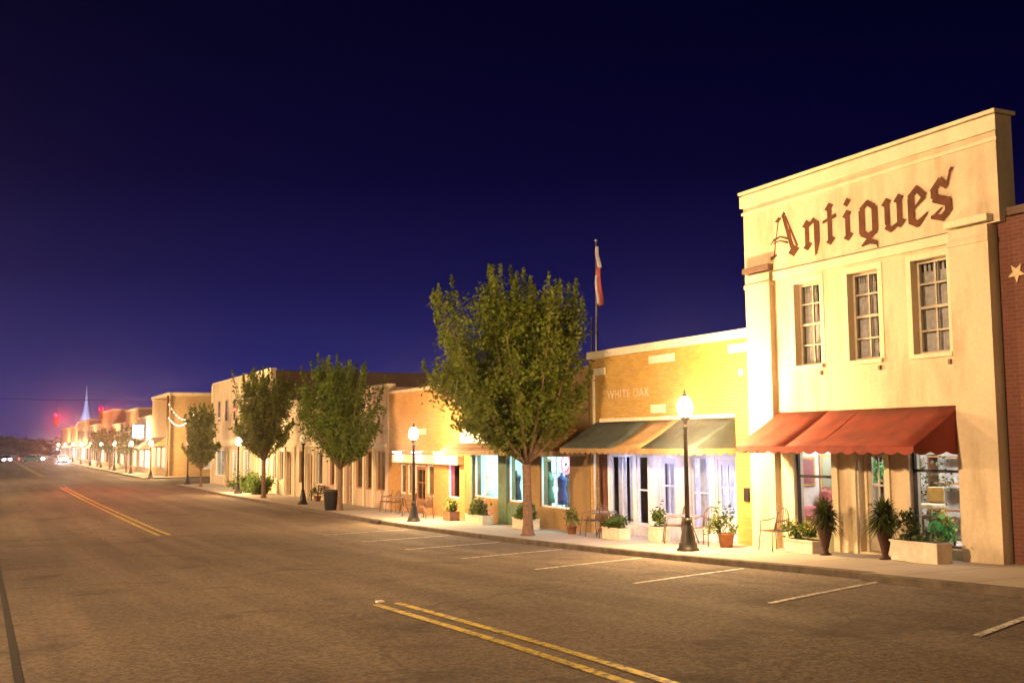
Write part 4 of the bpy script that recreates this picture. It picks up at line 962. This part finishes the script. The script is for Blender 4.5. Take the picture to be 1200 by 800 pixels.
def planter(x, s, lx, ly, h, mat, fl, n, hh, label, size=.08, seed=0):
    if seed != 2: lx, ly, h, hh = lx * .85, ly * .85, h * .85, hh * .85
    t = thing('planter_box', label, 'planter', (x, s, wzs(s)))
    mb = MB(); a, b = lx / 2, ly / 2
    mb.box(-a, a, -b, b, 0, h, .01); mb.box(-a - .02, a + .02, -b - .02, b + .02, h + .001, h + .04, .008); mb.build('box', M[mat], t)
    MB().box(-a + .03, a - .03, -b + .03, b - .03, h + .04, h + .05).build('soil', M['soil'], t)
    rn = random.Random(seed + 50); link_mesh('foliage', leaf_mesh(bush_pts(rn, n, a * 1.1, b * 1.0, hh, (0, 0, h + .04), 14), size, seed), M['shrub'], t)
    if fl: link_mesh('flowers', leaf_mesh(bush_pts(rn, n // 3, a, b * .9, hh, (0, 0, h + .10), 14), size * .7, seed + 1), M[fl], t)
    return t
planter(16.35, 18.65, .40, 1.05, .30, 'plaster_box', 'flower_y', 420, .38, 'white planter box with yellow flowers left of the cream building door', seed=1)
planter(16.25, 15.25, .40, 1.15, .36, 'plaster_box', None, 60, .10, 'white planter box with one dark bush below the right shop window', seed=2)
t = potted(16.25, 15.55, wzs(15.5) + .415, 300, .22, .42, 'palm', 'dark bush standing in the white planter below the right shop window', pot='bin', ph=.1, pr=.12)
0 and planter(16.3, 26.75 - 1.6, .4, .95, .30, 'plaster_box', None, 460, .34, 'white planter box with bright green leaves right of the yellow building door', seed=3)
planter(16.0, 26.0, .42, 1.1, .34, 'plaster_box', None, 520, .36, 'wide planter box with green leaves before the white post', seed=4)
planter(16.3, 24.3, .4, .6, .42, 'plaster_box', None, 300, .5, 'square planter with a leafy plant left of the nearest lamp', seed=5)
planter(16.3, 36.0, .5, 1.8, .36, 'plaster_box', 'flower_r', 700, .55, 'long planter with mixed flowers under the widest blue-lit window', seed=6, size=.1)
planter(16.3, 32.2, .5, 1.4, .38, 'plaster_box', None, 460, .45, 'white planter with dark leaves right of the large tree trunk', seed=7, size=.1)
planter(16.3, 38.6, .5, .8, .36, 'terracotta', 'flower_y', 340, .5, 'clay planter with yellow flowers at the left end of the shingled canopy', seed=8, size=.1)
potted(16.2, 21.25, wzs(21.2), 330, .32, .62, 'shrub', 'bushy green potted plant beside the yellow brick pier', pot='terracotta', ph=.34, pr=.2)
0 and potted(16.3, 20.6, wzs(20.6), 160, .2, .34, 'shrub', 'small potted plant at the joint of the yellow and cream buildings', pot='terracotta', ph=.28, pr=.16)
potted(16.2, 28.9, wzs(28.9), 200, .22, .5, 'shrub', 'thin potted plant left of the brown door', pot='terracotta', ph=.26, pr=.16)
potted(16.4, 57.6, wzs(57.6), 260, .3, .5, 'shrub', 'potted plant at the wall just left of the third lamp', pot='terracotta', ph=.3, pr=.2)
def palm(x, s, label, seed):
    t = thing('palm_plant', label, 'potted palm', (x, s, wzs(s)), 0, 'dark palms flanking the cream building door')
    MB().lathe([(.12, 0), (.13, .02), (.07, .06), (.06, .12), (.08, .18), (.10, .28), (.13, .40), (.15, .50), (.17, .58), (.13, .60), (.09, .68), (.05, .84)], 14).build('stem', M['palm_trunk'], t)
    rn = random.Random(seed); mb = MB()
    for k in range(520):
        a = rn.uniform(0, 6.28); e = rn.uniform(-.6, 1.5); L = rn.uniform(.26, .48)
        d = Vector((math.cos(a) * math.cos(e), math.sin(a) * math.cos(e), math.sin(e))); sd = d.cross(Vector((0, 0, 1)));
        sd = sd.normalized() if sd.length > 1e-3 else Vector((1, 0, 0)); p0 = Vector((0, 0, .80 + rn.uniform(-.12, .12))) + d * .05; wd = .017
        p1 = p0 + d * L * .55; p2 = p0 + d * L - Vector((0, 0, L * .25))
        mb.quad(p0 - sd * wd * .5, p0 + sd * wd * .5, p1 + sd * wd, p1 - sd * wd); mb.quad(p1 - sd * wd, p1 + sd * wd, p2 + sd * .004, p2 - sd * .004)
    mb.build('fronds', M['palm'], t, fix=False)
palm(16.2, 17.82, 'dark potted palm left of the cream building door', 1); palm(16.2, 16.12, 'dark potted palm right of the cream building door', 2)
# bin
t = thing('litter_bin', 'black tapered litter bin at the foot of a street tree', 'bin', (14.55, 48.9, wzs(48.9)))
MB().lathe([(.27, 0), (.28, .02), (.34, .86), (.34, .88), (.30, .88), (.29, .84)], 20).build('body', M['bin'], t)
MB().lathe([(.36, .84), (.37, .86), (.37, .92), (.35, .94), (.30, .93), (.29, .885)], 20).build('rim', M['bin_rim'], t)
# bench between the trees
t = thing('bench', 'dark slatted bench against the pale cream shop', 'bench', (16.5, 60.4 - 2.4, wzs(58)))
mb = MB()
for k in range(4): mb.box(-.2 + k * .11, -.11 + k * .11, -.7, .7, .43, .46)
mb.build('seat', M['wood_dark'], t)
mb = MB()
for k in range(3): mb.box(.24, .27, -.7, .7, .52 + k * .12, .61 + k * .12)
mb.build('backrest', M['wood_dark'], t)
for y in (-.6, .6):
    MB().box(-.18, -.14, y - .03, y + .03, 0, .429).build('leg', M['dark_metal'], t); MB().box(.20, .239, y - .03, y + .03, 0, .86).build('leg', M['dark_metal'], t)
# drain cover in the kerb
tag(MB().box(13.86, 14.16, 40.2, 41.3, rz_(14, 40.7) - .05, wzs(40.7) + .012, .01).build('storm_drain', M['frame_dark']), 'dark storm drain inlet in the kerb near the second lamp', 'drain')

# ------------------------------------------------------------------ flagpole on the roof edge
t = thing('flagpole', 'thin grey flagpole above the left end of the white coping', 'flagpole', (18.6, 31.25, 3.3))
MB().tube([(0, 0, 0), (0, 0, 2.0), (.04, 0, 6.1)], [.05, .045, .03], 8).build('pole', M['grey_metal'], t); MB().lathe([(.0, 6.08), (.07, 6.13), (.0, 6.2)], 10, (.04, 0, 0)).build('finial', M['grey_metal'], t)
MB().box(-.2, .2, -.2, .2, -.1, .06).build('base_plate', M['grey_metal'], t)
clone(t, (18.6, 31.6, 3.6), label='second bare flagpole just left of the one with the flag', scale=(1, 1, .52))
fl = thing('flag', 'striped flag hanging limp from the flagpole beside the large tree', 'flag', (18.62, 31.2, 3.3), 0)
def drape(z0, z1, w0, w1, ph):
    mb = MB(); n = 14; k_ = 10; g = []
    for j in range(k_ + 1):
        z = z1 + (z0 - z1) * j / k_; wd = w1 + (w0 - w1) * j / k_
        g.append([mb.bm.verts.new((.05 * math.sin(i * 1.5 + ph) + .02 * j / k_, -.03 - wd * i / n + .05 * math.sin(j * .5), z)) for i in range(n + 1)])
    for a, b in zip(g, g[1:]):
        for i in range(n): mb.bm.faces.new((a[i], a[i + 1], b[i + 1], b[i])).smooth = True
    return mb
def solid(o): md = o.modifiers.new('thick', 'SOLIDIFY'); md.thickness = .012
solid(drape(5.15, 5.9, .14, .05, 0).build('canton', M['flag_white'], fl, fix=False))
solid(drape(3.85, 5.15, .26, .15, 0).build('stripe', M['flag_red'], fl, fix=False))
o = drape(3.9, 4.9, .09, .06, 1).build('pale_stripe', M['flag_white'], fl, fix=False); o.location = (-.07, -.06, 0); solid(o)

# ------------------------------------------------------------------ traffic signals on a span wire over the crossing
def signal(x, s, z, label):
    t = thing('traffic_signal', label, 'traffic light', (x, s, z), 0, 'traffic signals over the crossing')
    MB().box(-.19, .19, -.12, .12, -.62, .62, .03).build('housing', M['signal_body'], t)
    for k, zz in enumerate((.38, 0, -.38)):
        MB().tube([(0, -.121, zz), (0, -.155, zz)], [.155, .155], 16).build('lens', M['red_signal'] if k == 0 else M['lens_off'], t)
        MB().tube([(.15 * math.cos(a * math.pi / 8), -.13, zz + .15 * math.sin(a * math.pi / 8)) for a in range(9)], .012, 5).build('visor', M['signal_body'], t)
    MB().tube([(0, 0, .62), (0, 0, 7.0 - z)], .015, 6).build('hanger', M['dark_metal'], t)
    sl = lamp_light('SPOT', 'signal_light', t, (0, -.20, .38), 3000, (1, .015, .015), .12, rot=(R(-82), 0, R(3))); sl.data.spot_size = R(22); sl.data.spot_blend = 1
signal(6.2, 115, 5.05, 'left traffic signal showing red over the street'); signal(10.3, 115, 5.75, 'right traffic signal showing red over the street, nearer the shops')
t = thing('span_wire', 'thin cable stretched across the street carrying both signals', 'cable', (5.5, 115, 6.95))
o = MB().tube([(-9, 0, .25), (-4, 0, .12), (1, 0, .05), (6, 0, .08), (11.2, 0, .25)], .03, 6).build('cable', M['dark_metal'], t)
for x, lb in ((-4.5 + 1, 'wooden signal pole on the left side of the crossing'), (16.7, 'wooden signal pole on the right side of the crossing')):
    t = thing('utility_pole', lb, 'pole', (x, 115 if x < 0 else 114.4, wzs(115)), 0, 'poles carrying the signal cable'); MB().lathe([(.16, -.1), (.15, 1), (.11, 8.3)], 10).build('shaft', M['bark'], t); MB().box(-.5, .5, -.05, .05, 7.75, 7.85).build('crossarm', M['bark'], t)
# string lights from the corner building across to the near corner
for i, (p, q, sag, lb) in enumerate((((16.8, 114.8, 6.9), (16.2, 92, 5.6), 1.4, 'upper sagging string of pale bulbs over the side street'), ((16.8, 114.8, 5.4), (15.6, 92, 5.2), 1.0, 'lower sagging string of pale bulbs over the side street'))):
    t = thing('light_string', lb, 'string lights', p, 0, 'strings of bulbs over the side street'); d = Vector(q) - Vector(p)
    c = [(d.x * u, d.y * u, d.z * u - sag * 4 * u * (1 - u)) for u in [k / 24 for k in range(25)]]
    MB().tube(c, .02, 5).build('cable', M['frame_grey'], t)
    for k in range(1, 24, 2): MB().lathe([(.0, -.09), (.04, -.06), (.04, -.02), (.0, .0)], 8, c[k]).build('bulb', M['bulb'], t)

# ------------------------------------------------------------------ thin haze added to give the lamps a halo; it scatters forwards
hm = bpy.data.materials.new('halo_haze'); hm.use_nodes = True; hn = hm.node_tree; hn.nodes.clear()
ho = hn.nodes.new('ShaderNodeOutputMaterial'); hv = hn.nodes.new('ShaderNodeVolumePrincipled'); hv.inputs['Color'].default_value = (.86, .84, .92, 1)
hv.inputs['Density'].default_value = HAZE; hv.inputs['Anisotropy'].default_value = .955; hn.links.new(hv.outputs[0], ho.inputs['Volume'])
tag(MB().box(-140, 175, -70, 460, -3.5, 26).build('haze', hm), kind='stuff')

# ------------------------------------------------------------------ cars at the far end
def make_car(name, paint_m, label, loc, rz, lights=True):
    t = thing(name, label, 'car', loc, rz, 'cars far down the street')
    mb = MB(); prof = [(-2.15, .35), (-2.2, .62), (-2.1, .88), (-1.5, .95), (-.9, 1.38), (.55, 1.42), (1.15, .98), (2.05, .86), (2.2, .6), (2.2, .32)]
    mb.prism([(a, b) for a, b in prof], 'x', -.86, .86); bmesh.ops.bevel(mb.bm, geom=mb.bm.edges[:], offset=.05, segments=2, affect='EDGES'); mb.build('body', M[paint_m], t)
    for sx in (-1, 1):
        g = MB(); g.prism([(-1.3, .98), (-.85, 1.32), (.5, 1.35), (1.0, .98)], 'x', sx * .862, sx * .872); g.build('side_window', M['car_glass'], t)
        for y in (-1.35, 1.4):
            w_ = MB(); w_.tube([(sx * .66, y, .33), (sx * .88, y, .33)], [.33, .33], 18); tw = w_.build('wheel', M['rubber'], t); MB().tube([(sx * .881, y, .33), (sx * .89, y, .33)], [.2, .2], 12).build('rim', M['chrome'], tw)
        MB().box(sx * .55 - .17, sx * .55 + .17, -2.235, -2.195, .62, .78).build('headlight', M['headlight'], t)
        MB().box(sx * .6 - .15, sx * .6 + .15, 2.19, 2.225, .62, .78).build('tail_light', M['tail'], t)
    g = MB(); g.quad((-.7, -1.46, 1.0), (.7, -1.46, 1.0), (.62, -.95, 1.37), (-.62, -.95, 1.37)); o = g.build('windscreen', M['car_glass'], t); o.location = (0, -.02, .02); solid(o)
    return t
make_car('parked_car', 'car_cyan', 'cyan car turned side on at the far end of the street', (8.4, 238, wzs(238) - .08), R(72))
make_car('white_car', 'car_white', 'white car with bright headlights coming down the street', (13.0, 222, wzs(222) - .08), R(8))
wc = [o for o in COL.objects if o.name == 'white_car'][0]
hl = lamp_light('SPOT', 'headlight_beam', wc, (0, -2.3, .72), 420, (.80, .78, 1), .08, rot=(R(-88), 0, 0)); hl.data.spot_size = R(34); hl.data.spot_blend = .6
make_car('dark_car', 'car_dark', 'dark car with headlights at the left edge far away', (3.6, 232, wzs(232) - .08), R(5))
